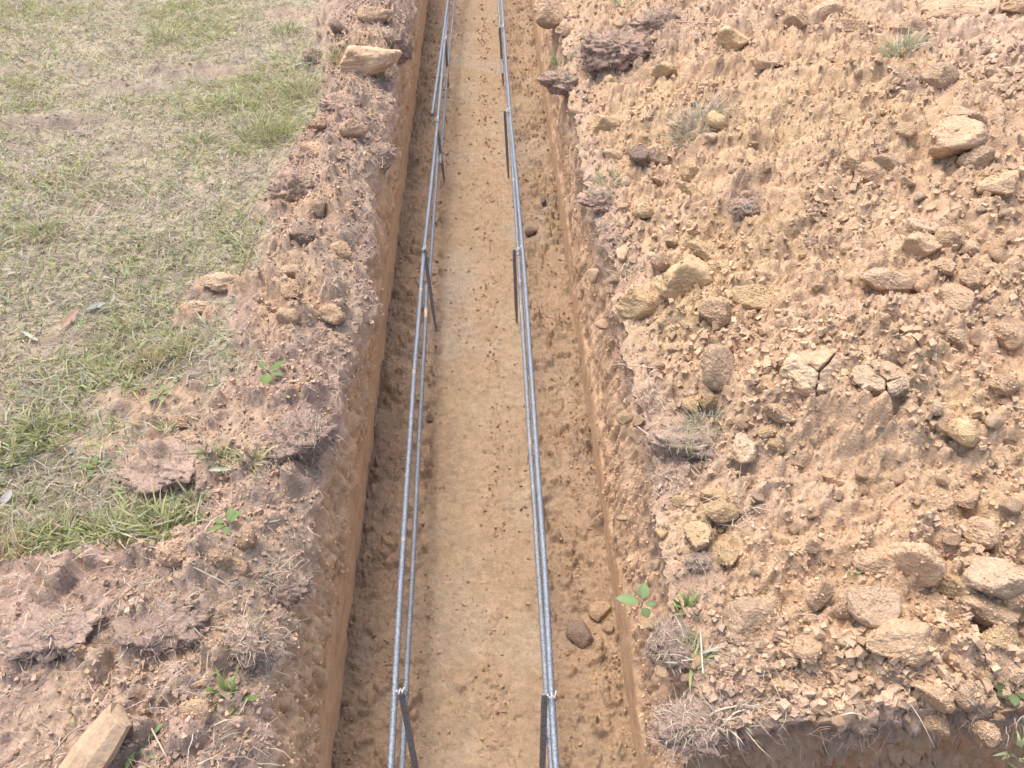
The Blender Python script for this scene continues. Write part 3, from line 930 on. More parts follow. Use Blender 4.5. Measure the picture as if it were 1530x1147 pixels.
# left, upper: one long bar, and a second lapped beside it far up the trench
UL = px_path([(580, 1200), (583, 1147), (599, 860), (618, 560), (634, 372), (653, 190), (664, 70)], HU) + [(-.233, 6.6, HU)]
bar(UL, 'long grey ribbed bar, upper of the left pair, unbroken from bottom to top', M_BAR, seed=1)
bar([(-.282, 3.75, HU - .01), (-.268, 4.2, HU), (-.243, 5.2, HU + .012), (-.21, 6.6, HU + .012)], 'short grey bar end lapped left of the upper left bar, far up the trench', M_BAR, seed=2)
# left, lower: three lapped lengths
bar(px_path([(600, 1175), (601, 1140), (608, 1000), (616.5, 860), (621.5, 757), (629, 600), (636, 470), (637, 428)], HLO), 'lower left bar with a tan clay smear and a bent end behind the second peg', M_BAR2, r=.0066, seed=3)
bar(px_path([(641, 430), (645, 372), (650, 300), (654, 228)], HLO), 'middle length of the lower left bar between the second and third pegs', M_BAR2, r=.0062, seed=4)
bar(px_path([(658, 245), (662, 190), (668, 110), (675, 40)], HLO) + [(-.20, 6.6, HLO)], 'far length of the lower left bar running out at the top', M_BAR2, r=.0062, seed=5)
# right, upper and lower
UR = px_path([(835, 1200), (830, 1147), (815, 870), (797, 600), (783, 400), (770, 250), (757, 110), (752, 30)], HU) + [(.112, 6.6, HU)]
bar(UR, 'long bright ribbed bar, upper of the right pair, nearest the right wall', M_BAR, seed=6)
bar(px_path([(826, 1175), (823, 1140), (814, 1000), (806, 870), (799, 757), (792, 660), (782.5, 520), (774, 372), (766, 250), (757, 125)], HLO + .02), 'dull grey bar tucked under the upper right bar, ending beside a far peg', M_BAR2, r=.0070, seed=7)
bar([(.098, 4.6, HLO), (.098, 5.4, HLO), (.095, 6.6, HLO)], 'far length of the lower right bar beyond the last peg', M_BAR2, r=.0065, seed=8)


def peg(top, bot, label, w=.019, th=.006, tip=.18):
    """flat steel stake, tapering to its driven point"""
    top = np.array(top); bot = np.array(bot)
    bot = bot + (bot - top) * .12
    ax = top - bot; Lh = np.linalg.norm(ax); ax /= Lh
    S = np.array([1, .12, 0]); S -= S @ ax * ax; S /= np.linalg.norm(S)
    B = np.cross(S, ax)
    V = []
    lv = [(0, .4), (tip, .75), (tip + .15, 1), (.94, 1), (1, 1)]
    for f, k in lv:
        c = bot + ax * Lh * f - bot
        for sx, sy in ((-1, -1), (1, -1), (1, 1), (-1, 1)):
            cut = .85 if f == 1 else 1
            V.append(c + S * sx * w * k * .5 * cut + B * sy * th * .5)
    V = np.array(V)
    Q = []
    for r_ in range(len(lv) - 1):
        for q in range(4):
            a = r_ * 4 + q; b = r_ * 4 + (q + 1) % 4
            Q.append((a, b, b + 4, a + 4))
    Q += [(3, 2, 1, 0), tuple(range(len(V) - 4, len(V)))]
    o = obj('steel_peg', mesh_of('steel_peg', V, Q, smooth=False), M_PEG, loc=bot)
    bv = o.modifiers.new('bevel', 'BEVEL'); bv.width = .0012; bv.segments = 1
    return tag(o, label, 'peg', 'dark pegs holding up the bars')


def wire(c, rx, rz, label, bright=True, tilt=.2, drop=0):
    """a tie wire: loop round bar and peg, with a twisted end"""
    e = empty('tie_wire', c, 0, label, 'tie wire', 'wires tying bars to pegs')
    a = np.linspace(0, 2 * np.pi, 25)
    P = np.stack([rx * np.cos(a), .007 * np.sin(a), .005 * np.sin(a) + drop * np.cos(a)], 1)
    v, q, t, cc = tube(P, .0012, 6, caps=False)
    obj('loop', mesh_of('loop', v, q, t), M_WIRE, e)
    if bright:
        a = np.linspace(0, 1, 16)
        P = np.stack([-.006 + .02 * a, .006 * np.sin(a * 14) - .004, .018 + .006 * np.cos(a * 14) + .016 * a], 1)
        v, q, t, cc = tube(P, .0013, 6)
        obj('twisted_end', mesh_of('twisted_end', v, q, t), M_WIREB, e)
    return e


PEGS = [  # top px, height of top, floor point, label
    ((599, 1030), .40, (-.212, .665), 'nearest dark peg of the left row, its top tied with bright wire'),
    ((634, 372), .375, (-.234, 2.43), 'left-row dark peg leaning beside the bent bar end, second from the bottom'),
    ((653, 188), .31, (-.2356, 3.645), 'left-row dark peg, third from the bottom, where the lower bars lap'),
    ((666, 62), .33, (-.245, 4.79), 'farthest dark peg of the left row, by the lapped bar end'),
    ((822, 1036), .40, (.106, .665), 'nearest dark peg of the right row with bright wire on its top'),
    ((772, 372), .36, (.111, 2.477), 'upright dark peg of the right row, second from the bottom'),
    ((757, 165), .36, (.112, 3.667), 'upright dark peg of the right row, third from the bottom'),
    ((749, 40), .36, (.113, 4.80), 'farthest dark peg of the right row, beside the end of the dull bar'),
]
for i, (tp, ht, fp, lab) in enumerate(PEGS):
    ht = min(ht, .345)
    T_ = at(tp[0], tp[1], ht)
    if i >= 4:
        T_[0] = min(T_[0], fp[0] + .004) - .010; fp = (fp[0] - .008, fp[1])
    peg(T_, (fp[0], fp[1], 0), lab, w=.0155 if i in (0, 4) else .0135)
    where = ['nearest left peg', 'second left peg', 'third left peg', 'farthest left peg', 'nearest right peg', 'second right peg', 'third right peg', 'farthest right peg'][i]
    wire((T_[0] + (-.004 if i < 4 else .012), T_[1] - .004, HU + .002), .017 if i < 4 else .018, .016, 'thin dark tie wire looped round bar and ' + where, bright=True, drop=.004)

# ------------------------------------------------------------------ CLODS
CL_MESH = {}


def clod_mesh(seed, sub, rough=.06, soft=0.0, planes=10, lo=.40):
    k = (seed, sub, rough, soft, planes)
    if k not in CL_MESH:
        v, f = clod_verts(seed, sub, planes, soft, rough, 2.2, lo)
        CL_MESH[k] = mesh_of('clod', v, T=f)
    return CL_MESH[k]


def put_clod(px, py, wpx, hpx, cls, label, fn, seed, sub=3, group=None, rz=None, tilt=0.0, sink=.25, soft=.2, rough=.07, name='clod', depthk=1.15, z0=None):
    p = hit(px, py + .22 * hpx, fn) if fn is not None else at(px, py + .2 * hpx, z0 or 0)
    zd = depth(p)
    a = wpx / FPX * zd / 2
    c = hpx / FPX * zd / 2 * .95
    b = min(max(c * depthk, .6 * a), 1.3 * a)
    me = clod_mesh(seed % 26 if sub > 3 else seed, sub, rough, soft)
    if not me.materials:
        me.materials.append(CLM['T'])
    o = obj(name, me, None, loc=(p[0], p[1], p[2] + c * (1 - 2 * sink)))
    o.material_slots[0].link = 'OBJECT'; o.material_slots[0].material = CLM[cls]
    o['cls'] = cls
    o.scale = (a * 1.08, b * 1.08, c * 1.08)
    o.rotation_euler = (random.uniform(-.25, .25), random.uniform(-.2, .2) + tilt, rz if rz is not None else random.uniform(-.35, .35))
    return tag(o, label, 'clod', group)


HERO = [
    (1430, 8, 105, 34, 'T', 'large flat tan slab with a dark hollow beneath, at the top edge of the heap'),
    (1512, 10, 45, 32, 'T', 'tan rounded clod right of the large slab at the top edge'),
    (1376, 337, 54, 26, 'P', 'pale flat stone-like slab lying on top of a square clod'),
    (1375, 364, 48, 38, 'T', 'square tan clod under the pale flat slab'),
    (1420, 356, 42, 46, 'T', 'tall tan clod touching the right end of the pale flat slab'),
    (1450, 372, 36, 34, 'T', 'rounded tan clod right of the tall clod by the pale slab'),
    (1488, 276, 66, 52, 'T', 'broad smooth tan boulder high on the right slope'),
    (1462, 238, 60, 40, 'G', 'grey brown crumbly lump above the broad smooth boulder'),
    (1415, 205, 84, 62, 'T', 'large rough tan lump with a shaded underside, high on the heap'),
    (1440, 175, 50, 38, 'T', 'rounded tan clod resting behind the large rough lump'),
    (1400, 118, 48, 42, 'G', 'grey pinkish wedge clod below the grass tuft near the top right'),
    (1275, 243, 34, 36, 'T', 'egg shaped tan clod left of the dark hollow'),
    (1298, 262, 44, 38, 'T', 'tan clod wedged below the dark hollow'),
    (1325, 242, 54, 28, 'G', 'long grey brown clod leaning across from the dark hollow'),
    (1322, 418, 66, 40, 'P', 'pale angular slab jutting from the slope in the middle of the heap'),
    (1410, 400, 32, 28, 'T', 'small tan clod below the tall clod by the pale slab'),
    (1425, 448, 46, 46, 'T', 'blocky tan clod among the cobble sized clods on the right slope'),
    (1445, 415, 34, 30, 'T', 'tan clod just above the blocky clod on the right slope'),
    (952, 446, 66, 50, 'Y', 'yellow angular clod standing at the trench side of the heap'),
    (1012, 420, 92, 76, 'Y', 'big yellowish tan boulder beside the yellow angular clod'),
    (1068, 400, 62, 30, 'Y', 'long yellowish clod lying against the big yellowish boulder', -.6),
    (1128, 438, 66, 40, 'Y', 'wide yellowish crumbly clod right of the long clod'),
    (1070, 468, 52, 48, 'T', 'tan wedge clod beneath the wide crumbly clod'),
    (1052, 373, 60, 26, 'Y', 'yellowish slab just above the big yellowish boulder'),
    (1005, 360, 36, 24, 'P', 'pale rounded clod above left of the big yellowish boulder'),
    (990, 388, 32, 26, 'G', 'grey clod leaning on the left of the big yellowish boulder'),
    (1070, 545, 46, 66, 'G', 'dark faced block sunk in the left flank of the mound'),
    (1390, 602, 32, 34, 'P', 'small flaky clod right below the pale flaky clod'),
    (1410, 630, 32, 30, 'T', 'tan clod touching the left of the yellow layered clod'),
    (1165, 616, 50, 26, 'T', 'tan overhanging clod with a dark gap at its right end'),
    (1155, 643, 42, 20, 'Y', 'flat yellowish clod below the overhanging clod'),
    (1162, 664, 30, 22, 'Y', 'small yellowish nugget under the flat yellowish clod'),
    (1035, 601, 34, 34, 'Y', 'yellow nodular clod above the dead grass clump'),
    (1060, 596, 26, 32, 'Y', 'smaller yellow clod touching the nodular yellow clod'),
    (1105, 668, 38, 44, 'P', 'pale pinkish clod beside the dark hole right of the dead grass clump'),
    (1240, 712, 32, 26, 'T', 'small flaky tan clod in the crumbly slope below the cracked clod'),
    (1497, 576, 40, 32, 'T', 'tan rounded clod near the right edge, level with the flaky clods'),
    (1428, 505, 36, 26, 'P', 'pale rounded clod in the small rubble right of the cracked clod'),
    (1500, 500, 44, 34, 'T', 'tan clod by the right edge above the small rubble'),
    (1360, 826, 58, 84, 'T', 'large upright egg shaped clod in the lower right of the heap'),
    (1307, 838, 58, 48, 'T', 'broad tan clod leaning on the left of the upright egg shaped clod'),
    (1388, 850, 36, 52, 'T', 'narrow tan clod leaning on the right of the upright egg shaped clod'),
    (1482, 860, 80, 56, 'P', 'large pale block with a flat lit top near the right edge'),
    (1458, 790, 52, 46, 'T', 'faceted tan clod above the large pale block'),
    (1425, 868, 50, 36, 'Y', 'yellowish tan clod between the narrow clod and the large pale block'),
    (1218, 885, 36, 62, 'T', 'thin upright slab, left one of a split pair', 0),
    (1258, 903, 34, 56, 'T', 'thin slab, right one of a split pair, against a rough lump', 0),
    (1300, 893, 66, 62, 'G', 'rough brown crumbly lump between the split slabs and the egg shaped clod'),
    (1352, 958, 128, 64, 'T', 'biggest tan boulder in the lower right with crumbs on its top'),
    (1432, 990, 46, 40, 'T', 'tan wedge clod at the right foot of the biggest boulder'),
    (1390, 1026, 70, 50, 'T', 'rounded boulder below the biggest boulder'),
    (1446, 1032, 44, 40, 'G', 'grey brown clod right of the rounded boulder at the foot of the heap'),
    (1122, 925, 76, 62, 'G', 'grey brown crumbly clod on the right bank, near the seedling'),
    (1096, 947, 34, 24, 'P', 'smooth pale stone in front of the grey brown crumbly clod'),
    (1150, 905, 34, 30, 'T', 'tan clod tucked behind the grey brown crumbly clod'),
    (1470, 905, 82, 48, 'T', 'wide tan clod under the large pale block'),
    (1515, 890, 42, 44, 'T', 'tan clod cut by the right edge below the large pale block'),
    (1490, 950, 60, 40, 'Y', 'yellowish clod at the right edge below the wide tan clod'),
    (1205, 965, 46, 38, 'T', 'tan crumbly clod left of the biggest boulder'),
    (1182, 985, 24, 28, 'P', 'small pointed pale clod in the rubble left of the biggest boulder'),
    (1215, 1013, 34, 24, 'T', 'tan nugget on the foot of the heap above the cut face'),
    (1170, 1025, 40, 24, 'T', 'flat tan clod at the foot of the heap, left of the nugget'),
    (1288, 1030, 20, 34, 'T', 'thin upright tan chip below the biggest boulder'),
    (1400, 1080, 38, 36, 'T', 'tan clod on the brink of the cut face at the bottom'),
    (1470, 1092, 36, 30, 'T', 'tan clod on the brink of the cut face nearer the right edge'),
    (1070, 738, 66, 26, 'Y', 'yellow slab with a hollow, above the dry straw bunch'),
    (1075, 762, 46, 36, 'Y', 'yellow wedge clod left of the dry straw bunch'),
    (1040, 800, 46, 40, 'Y', 'yellow knobbly clod below the yellow wedge'),
    (1085, 828, 26, 40, 'Y', 'stack of small yellow nodules right of the knobbly clod'),
    (1018, 748, 36, 20, 'Y', 'flat yellow clod left of the yellow slab'),
    (905, 185, 50, 36, 'Y', 'yellow clod on the right bank below the sod with roots'),
    (985, 106, 44, 24, 'Y', 'yellow knobbly clod right of the sod with roots'),
    (975, 228, 46, 34, 'G', 'grey flat stone on the right bank below the straw tuft'),
    (952, 228, 26, 30, 'D', 'dark brown clod leaning on the grey flat stone'),
    (1030, 260, 38, 30, 'Y', 'yellowish oblong clod right of the grey flat stone', -.5),
    (1030, 283, 44, 22, 'Y', 'yellowish slab just beneath the oblong clod', -.3),
    (985, 268, 34, 28, 'P', 'pale clod with a shaded side, left of the oblong clod'),
    (965, 312, 34, 26, 'Y', 'yellow clod beside a small dark gap on the right bank'),
    (820, 18, 44, 40, 'T', 'tan boulder by the right trench lip at the top'),
    (842, 45, 34, 26, 'T', 'small tan boulder right of the top lip boulder'),
    (1145, 92, 44, 28, 'T', 'tan ledge clod with a dark gap, near the top middle of the heap'),
    (1095, 60, 50, 40, 'Y', 'yellowish lump near the top, left of the ledge clod'),
    (1240, 15, 60, 34, 'T', 'tan rounded lump at the top edge, middle of the heap'),
    (1190, 30, 40, 28, 'T', 'tan clod left of the rounded lump at the top edge'),
    (1440, 740, 44, 34, 'T', 'tan clod in the rubble above the faceted clod'),
    (1250, 740, 30, 24, 'B', 'brownish clod on the crumbly slope, below the small flaky clod'),
    (1400, 745, 36, 34, 'T', 'tan clod left of the tan clod above the faceted clod'),
    (1270, 40, 52, 30, 'T', 'low tan lump right of the rounded lump at the top edge'),
    (1355, 45, 46, 34, 'G', 'grey pink clod behind the grass tuft near the top right'),
]
for i, h in enumerate(HERO):
    big = max(h[2], h[3]) > 55
    put_clod(h[0], h[1], h[2], h[3], h[4], h[5], hR, 300 + i, 4, 'big clods on the spoil heap', rz=h[6] if len(h) > 6 else None, soft=.12, rough=.085, sink=.29)

# the cracked clod: fragments fitted together with open cracks; and the layered one
def cracked(px, py, wpx, hpx, label, seed, nfrag, cls, gap=.02, flat=.55):
    g = np.random.default_rng(seed)
    p = hit(px, py + .25 * hpx, hR); zd = depth(p)
    a = wpx / FPX * zd / 2; c = hpx / FPX * zd / 2 * .8
    e = empty('cracked_clod', p, .1, label, 'clod', 'big clods on the spoil heap')
    sd = []
    while len(sd) < nfrag:
        q = g.uniform(-.8, .8, 3) * np.array([1, .6, .7])
        if np.linalg.norm(q) < .85 and all(np.linalg.norm(q - k) > .42 for k in sd):
            sd.append(q)
    sd = np.array(sd)
    vv, f = ICO[4]
    pn = g.normal(size=(9, 3)); pn /= np.linalg.norm(pn, axis=1, keepdims=True); pd = g.uniform(.72, 1, 9)
    for k in range(nfrag):
        b_ = vv @ sd[k]; t = -b_ + np.sqrt(b_ * b_ + 1 - sd[k] @ sd[k])
        for n_, d_ in zip(pn, pd):
            dn = vv @ n_
            t = np.where(dn > .02, np.minimum(t, np.maximum(d_ - sd[k] @ n_, .02) / np.maximum(dn, .02)), t)
        t = t * (1 + .16 * noise3(sd[k] + vv * t[:, None] + seed, 4, seed, 4))
        for m_ in range(nfrag):
            if m_ != k:
                dl = sd[m_] - sd[k]; h_ = np.linalg.norm(dl); n_ = dl / h_; dn = vv @ n_
                t = np.where(dn > .02, np.minimum(t, (h_ / 2 - gap) / np.maximum(dn, .02)), t)
        w_ = sd[k] + vv * t[:, None]
        w_ = w_ + .055 * np.stack([noise3(w_ + 9 * q, 5, seed + q, 4) for q in range(3)], 1)
        ob = obj('fragment', mesh_of('fragment', w_ - sd[k], T=f), CLM[cls[k % len(cls)]], e, sd[k] * np.array([a, .8 * a, c]) * 1.03 + np.array([0, .02, c * -.22]))
        ob.rotation_euler = tuple(g.uniform(-.12, .12, 3))
        ob.scale = (a, .8 * a, c)


cracked(1228, 538, 108, 96, 'large pale clod split by open cracks into fitted pieces, centre of the heap', 4, 6, 'TPTT', gap=.007)
cracked(1322, 560, 84, 46, 'pale flaky clod with small cracks, right of the big cracked clod', 9, 5, 'PT', gap=.005)
put_clod(1440, 640, 46, 44, 'L', 'yellow clod with fine dark layers, standing on edge in the right slope', hR, 871, 4, 'big clods on the spoil heap', soft=.1)

HEROL = [
    (545, 86, 92, 44, 'T', 'large tan boulder on the left lip near the top'),
    (480, 306, 24, 34, 'P', 'upright pale tan clod in front of the dark sod hollow on the left'),
    (437, 407, 34, 26, 'P', 'pale clod on the left bank, below the upright clod'),
    (432, 432, 36, 28, 'T', 'tan clod just below the pale clod on the left bank'),
    (330, 420, 66, 22, 'P', 'flat pale tan lump lying on the lawn'),
    (290, 456, 44, 16, 'P', 'smaller flat pale tan lump on the lawn'),
    (470, 225, 50, 24, 'B', 'reddish brown slab on the left bank above the dark hollow'),
    (272, 818, 60, 38, 'B', 'brown clod at the edge of the green grass strip, lower left'),
    (330, 830, 36, 30, 'B', 'brown clod right of the clod at the grass strip'),
    (348, 842, 40, 34, 'T', 'tan clod in front of the brown clod, lower left'),
    (372, 800, 28, 38, 'B', 'narrow brown clod standing by the left lip'),
    (448, 577, 20, 18, 'T', 'little orange tan clod above the hairy sod'),
    (403, 664, 16, 18, 'P', 'small pale pebble left of the hairy sod'),
    (268, 628, 22, 18, 'T', 'small tan clod above the wide topsoil mound'),
    (290, 1062, 44, 34, 'T', 'tan clod near the left lip at the bottom, below the bright grass blades'),
    (122, 965, 36, 28, 'T', 'tan lump stuck in the dark rooty soil at lower left'),
    (510, 375, 36, 28, 'T', 'tan crumbly clod on the left lip halfway up'),
    (455, 350, 40, 34, 'D', 'dark clod on the left bank by the tan crumbs'),
    (430, 470, 34, 28, 'T', 'tan clod in the crumbs of the left bank'),
    (495, 470, 40, 32, 'B', 'brown clod on the left lip above the hairy sod'),
    (560, 20, 50, 28, 'B', 'brown lump on the left lip at the top edge'),
    (505, 40, 40, 24, 'D', 'dark clod on the left bank at the top'),
    (530, 190, 42, 30, 'B', 'brown clod on the left bank below the boulder'),
    (475, 185, 34, 22, 'B', 'small brown clod left of the clod below the boulder'),
]
for i, h in enumerate(HEROL):
    put_clod(h[0], h[1], h[2], h[3], h[4], h[5], hL, 500 + i, 4 if h[2] > 55 else 3, 'clods along the left bank', soft=.4, rough=.10, sink=.3 if h[1] not in (420, 456) else .42)
for i, h in enumerate([(868, 942, 42, 38, 'D', 'brown angular rock lying on the trench floor by the right wall'), (911, 938, 20, 20, 'B', 'small brown clod right of the floor rock'), (898, 912, 34, 26, 'T', 'tan clod on the floor against the right wall, above the floor rock'),
                       (642, 623, 18, 14, 'D', 'dark grey lump on the floor beside the lower left bar'), (790, 345, 22, 16, 'D', 'dark patch of soil on the floor right of the bars'), (812, 300, 12, 12, 'D', 'little dark lump on the floor near the right wall')]):
    put_clod(h[0], h[1], h[2], h[3], h[4], h[5], hF, (611, 612, 613, 614, 615, 616)[i], 3, 'loose clods on the trench floor', sink=.24, soft=.0)

# the many lesser clods of the heap, each its own object
VARS = [(900 + i) for i in range(14)]
placed = [(h[0], h[1], max(h[2], h[3]) * .5) for h in HERO] + [(1228, 535, 60), (1440, 640, 24)]
cnt = 0; tries = 0; SMALL = {}
LAND = {0: 'flat slab at the top edge', 2: 'pale flat slab on the square clod', 6: 'broad smooth boulder on the right', 8: 'big rough lump high on the heap', 10: 'wedge clod under the top tuft', 13: 'long clod by the dark hollow', 14: 'pale slab jutting mid heap', 16: 'blocky clod on the right slope', 19: 'big yellowish boulder', 26: 'dark faced block', 29: 'overhanging clod with the gap', 34: 'pinkish clod by the dark hole', 36: 'rounded clod at the right edge', 39: 'upright egg shaped clod', 42: 'large pale block', 45: 'split pair of slabs', 48: 'biggest lower boulder', 52: 'grey clod near the seedling', 65: 'yellow slab by the straw', 70: 'yellow clod below the sod', 72: 'grey flat stone', 74: 'oblong clod on the right bank', 80: 'ledge clod near the top', 82: 'rounded lump at the top edge', 84: 'clod above the faceted clod'}
CLN = {'T': 'small tan clod', 'P': 'small pale clod', 'Y': 'small yellowish clod', 'G': 'small grey brown clod', 'B': 'small brown clod', 'D': 'small dark clod'}
while cnt < 182 and tries < 6000:
    tries += 1
    py = random.uniform(4, 1075); px = random.uniform(830 + py * .12, 1526)
    if random.random() > (.4 if px < 1150 and py > 480 else .95) * (1.0 if py > 330 or px > 1330 else .35) * (.35 if abs(px - 1230) < 110 and 560 < py < 780 else 1):
        continue
    sz = 11 + 17 * random.random() ** 2.0
    if any((px - a) ** 2 + (py - b) ** 2 < (r_ + sz * .55) ** 2 for a, b, r_ in placed):
        continue
    placed.append((px, py, sz * .5))
    P3 = hit(px, py, hR)
    a1 = np.array([P3[0]]); b1 = np.array([P3[1]])
    yv = patch(a1, b1, YELB)[0]; pv = patch(a1, b1, PINKB)[0]
    cls = random.choices('TPYGB', [5, 2.5, .6 + 6 * yv, .6 + 4 * pv, .8])[0]
    k_ = min(LAND, key=lambda q: (HERO[q][0] - px) ** 2 + (HERO[q][1] - py) ** 2) if True else 0
    dx_, dy_ = px - HERO[k_][0], HERO[k_][1] - py
    sec = int(((math.degrees(math.atan2(dy_, dx_)) + 360 + 22.5) % 360) // 45)
    where = ['right of', 'above right of', 'above', 'above left of', 'left of', 'below left of', 'below', 'below right of'][sec]
    o = put_clod(px, py, sz * random.uniform(.9, 1.35), sz * random.uniform(.7, 1.05), cls, None, hR, VARS[cnt % 14], 3, 'small clods scattered over the spoil heap', rz=random.uniform(0, 6.28), soft=.1, rough=.08, sink=random.uniform(.28, .46))
    SMALL.setdefault((cls, where, LAND[k_]), []).append((dx_ * dx_ + dy_ * dy_, cnt, o))
    cnt += 1

for (cls, where, lm), li in SMALL.items():
    li.sort(key=lambda q: q[:2])
    for q, it in enumerate(li):
        it[2]['label'] = (('' if len(li) == 1 else ['nearest ', 'second ', 'third ', 'fourth ', 'fifth ', 'sixth ', 'seventh ', 'eighth '][min(q, 7)]) + CLN[cls] + ' ' + where + ' the ' + lm)

# crumbs lying on the big clods
P_ = []; C_ = []; S_ = []
bpy.context.view_layer.update()
for o in list(COL.objects):
    if o.name.startswith('clod') and o.get('group') in ('big clods on the spoil heap', 'clods along the left bank') and o.scale[0] > .014:
        co = np.empty(len(o.data.vertices) * 3); o.data.vertices.foreach_get('co', co); co = co.reshape(-1, 3)
        M = np.array(o.matrix_world); w_ = co @ M[:3, :3].T + M[:3, 3]
        nz = w_[:, 2] - o.location[2]
        i = np.where(nz > .15 * o.scale[2])[0]
        n_ = min(int(14 + o.scale[0] * 1500), 110)
        i = rng.choice(i, n_)
        P_.append(w_[i]); S_.append(.0014 + .0034 * rng.random(n_) ** 2.5)
        C_.append((PINK if o['cls'] in 'DB' else TAN * 1.1) * rng.uniform(.85, 1.15, (n_, 1)))
tag(obj('soil_crumbs', mesh_of('soil_crumbs', *join([crumbs('', np.concatenate(P_), np.concatenate(S_), np.concatenate(C_), '')]), smooth=False), M_CRUMB), 'soil crumbs resting on the bigger clods', 'soil crumbs', kind='stuff')


# ------------------------------------------------------------------ SODS, TUFTS, WEEDS, ROOTS
def mesh_strands(name, pars, mat, parent=None, loc=None):
    V, Q, T, C = join(pars)
    return obj(name, mesh_of(name, V, Q, T, C), mat, parent, loc)


def sod(px, py, wpx, hpx, label, fn, seed, top='dry', nroot=240, ngrass=200, lift=.25, dk=1.0, cls='D'):
    p = hit(px, py + .2 * hpx, fn); zd = depth(p)
    lift = lift * .4 - .05
    a = wpx / FPX * zd / 2 * 1.05; c = hpx / FPX * zd / 2 * .8; b = min(max(.8 * a, 1.2 * c), 1.2 * a)
    nroot = int(nroot * 1.8); ngrass = int(ngrass * 1.3)
    e = empty('sod_clump', p, random.uniform(-.2, .2), label, 'sod', 'torn sods with roots')
    v, f = clod_verts(seed, 4, 9, .5, .12, 2.2, .6)
    v = v * np.array([a, b, c]) * 1.02
    v = v * (1 + .20 * noise3(v, 22, seed + 5, 2) + .22 * noise3(v, 75, seed + 9, 3))[:, None]
    v[:, 2] += c * lift * 2
    o = obj('soil_lump', mesh_of('soil_lump', v, T=f), M_SOD2 if py < 320 or px > 1100 else M_SOD, e)
    up_ = v[:, 2] - c * lift * 2
    nn = v - np.array([0, 0, c * lift * 2]); nn = nn / np.linalg.norm(nn, axis=1, keepdims=True)
    i = rng.choice(len(v), nroot)
    rw = rng.uniform(.0007, .0019, nroot) * (1 + (rng.random(nroot) < .06))
    b1 = np.stack([rng.normal(0, .4, nroot), rng.normal(0, .4, nroot), -rng.uniform(.1, .6, nroot)], 1)
    mesh_strands('roots', [strands(v[i] * 1.01, nn[i] * .15 + rng.normal(0, .6, (nroot, 3)), rng.uniform(.4, 1.2, nroot) * min(.036, a * .6), rw, b1, pick(G_ROOT + G_ROOT + G_STRAW[1:], nroot), 5, .13)], M_ROOT, e)
    if ngrass:
        up = np.where(nn[:, 2] > .45)[0]
        i = rng.choice(up, ngrass)
        pal = {'dry': G_DRY + G_STRAW, 'green': G_GREEN + G_YEL + G_GREY[:1], 'mix': G_DRY + G_GREEN + G_GREY}[top]
        mesh_strands('grass_blades', [strands(v[i] * .98, nn[i] * .12 + rng.normal(0, .6, (ngrass, 3)), rng.uniform(.4, 1.2, ngrass) * .034, rng.uniform(.0013, .0026, ngrass), np.stack([rng.normal(0, .3, ngrass), rng.normal(0, .3, ngrass), -rng.uniform(.1, .6, ngrass)], 1), pick(pal, ngrass), 3, .05)], M_DRY, e)
    return e


SODS = [
    (252, 680, 118, 56, 'wide dark brown mound of topsoil on the lawn', hL, 'dry', 160, 40, -.35),
    (448, 640, 92, 100, 'big dark hairy sod bulging over the left trench wall', hL, 'dry', 620, 260, .22),
    (408, 862, 90, 44, 'sod topped with pale straw overhanging the left wall, lower left', hL, 'dry', 260, 420, .3),
    (370, 950, 70, 60, 'dark rooty sod at the left lip, below the straw topped sod', hL, 'dry', 300, 120, .2),
    (90, 925, 120, 44, 'dark rooty topsoil lump at the far lower left', hL, 'dry', 330, 60, .0),
    (240, 925, 110, 44, 'brown rooty topsoil lump with pale curly roots, lower left', hL, 'dry', 420, 60, .0),
    (446, 272, 68, 56, 'sod with a dark bare face on the left bank, behind the upright clod', hL, 'mix', 120, 160, .3),
    (512, 150, 60, 34, 'dark sod with dry grass roots on the left bank, under the tan boulder', hL, 'dry', 220, 200, .25),
    (570, 225, 40, 46, 'dark sod hanging at the left lip, upper part', hL, 'dry', 200, 120, .2),
    (592, 60, 40, 60, 'sod with grey grass hanging over the left wall near the top', hL, 'mix', 160, 240, .2),
    (468, 85, 34, 36, 'small dark tussock on the lawn near the top of the left bank', hL, 'mix', 60, 260, .25),
    (915, 60, 100, 64, 'large reddish sod lump covered in roots, top of the right bank', hR, 'dry', 900, 320, .15),
    (985, 28, 70, 50, 'dark grassy root ball behind the large reddish sod, top right bank', hR, 'dry', 700, 320, .15),
    (838, 118, 56, 40, 'overhanging sod with green grass on the right lip, upper part', hR, 'mix', 120, 220, .2),
    (897, 292, 62, 40, 'overhanging sod with a dark underside on the right lip', hR, 'mix', 120, 160, .2),
    (1000, 955, 70, 70, 'dark rooty sod on the right lip below the broad leaved seedling', hR, 'dry', 420, 120, .2),
    (1035, 650, 100, 70, 'dead grass clump with dark soil on the right bank beside a dark hole', hR, 'mix', 260, 520, .15),
    (1112, 308, 40, 26, 'small dark matted root clump on the heap', hR, 'dry', 200, 60, .3),
    (1318, 218, 34, 22, 'small dark matted clump in the hollow of the heap', hR, 'dry', 160, 40, .25),
    (1210, 356, 28, 18, 'tiny dark matted clump on the middle of the heap', hR, 'dry', 120, 30, .25),
    (1046, 832, 40, 34, 'dark root clump left of the yellow nodules', hR, 'dry', 180, 40, .25),
    (1030, 1075, 90, 60, 'dark sod with straw at the corner where the two trenches meet', hR, 'dry', 360, 200, .1),
]
for i, (px, py, wp, hp, lab, fn, tp, nr, ng, lf) in enumerate(SODS):
    sod(px, py, wp, hp, lab, fn, 1000 + i, tp, nr, ng, lf)


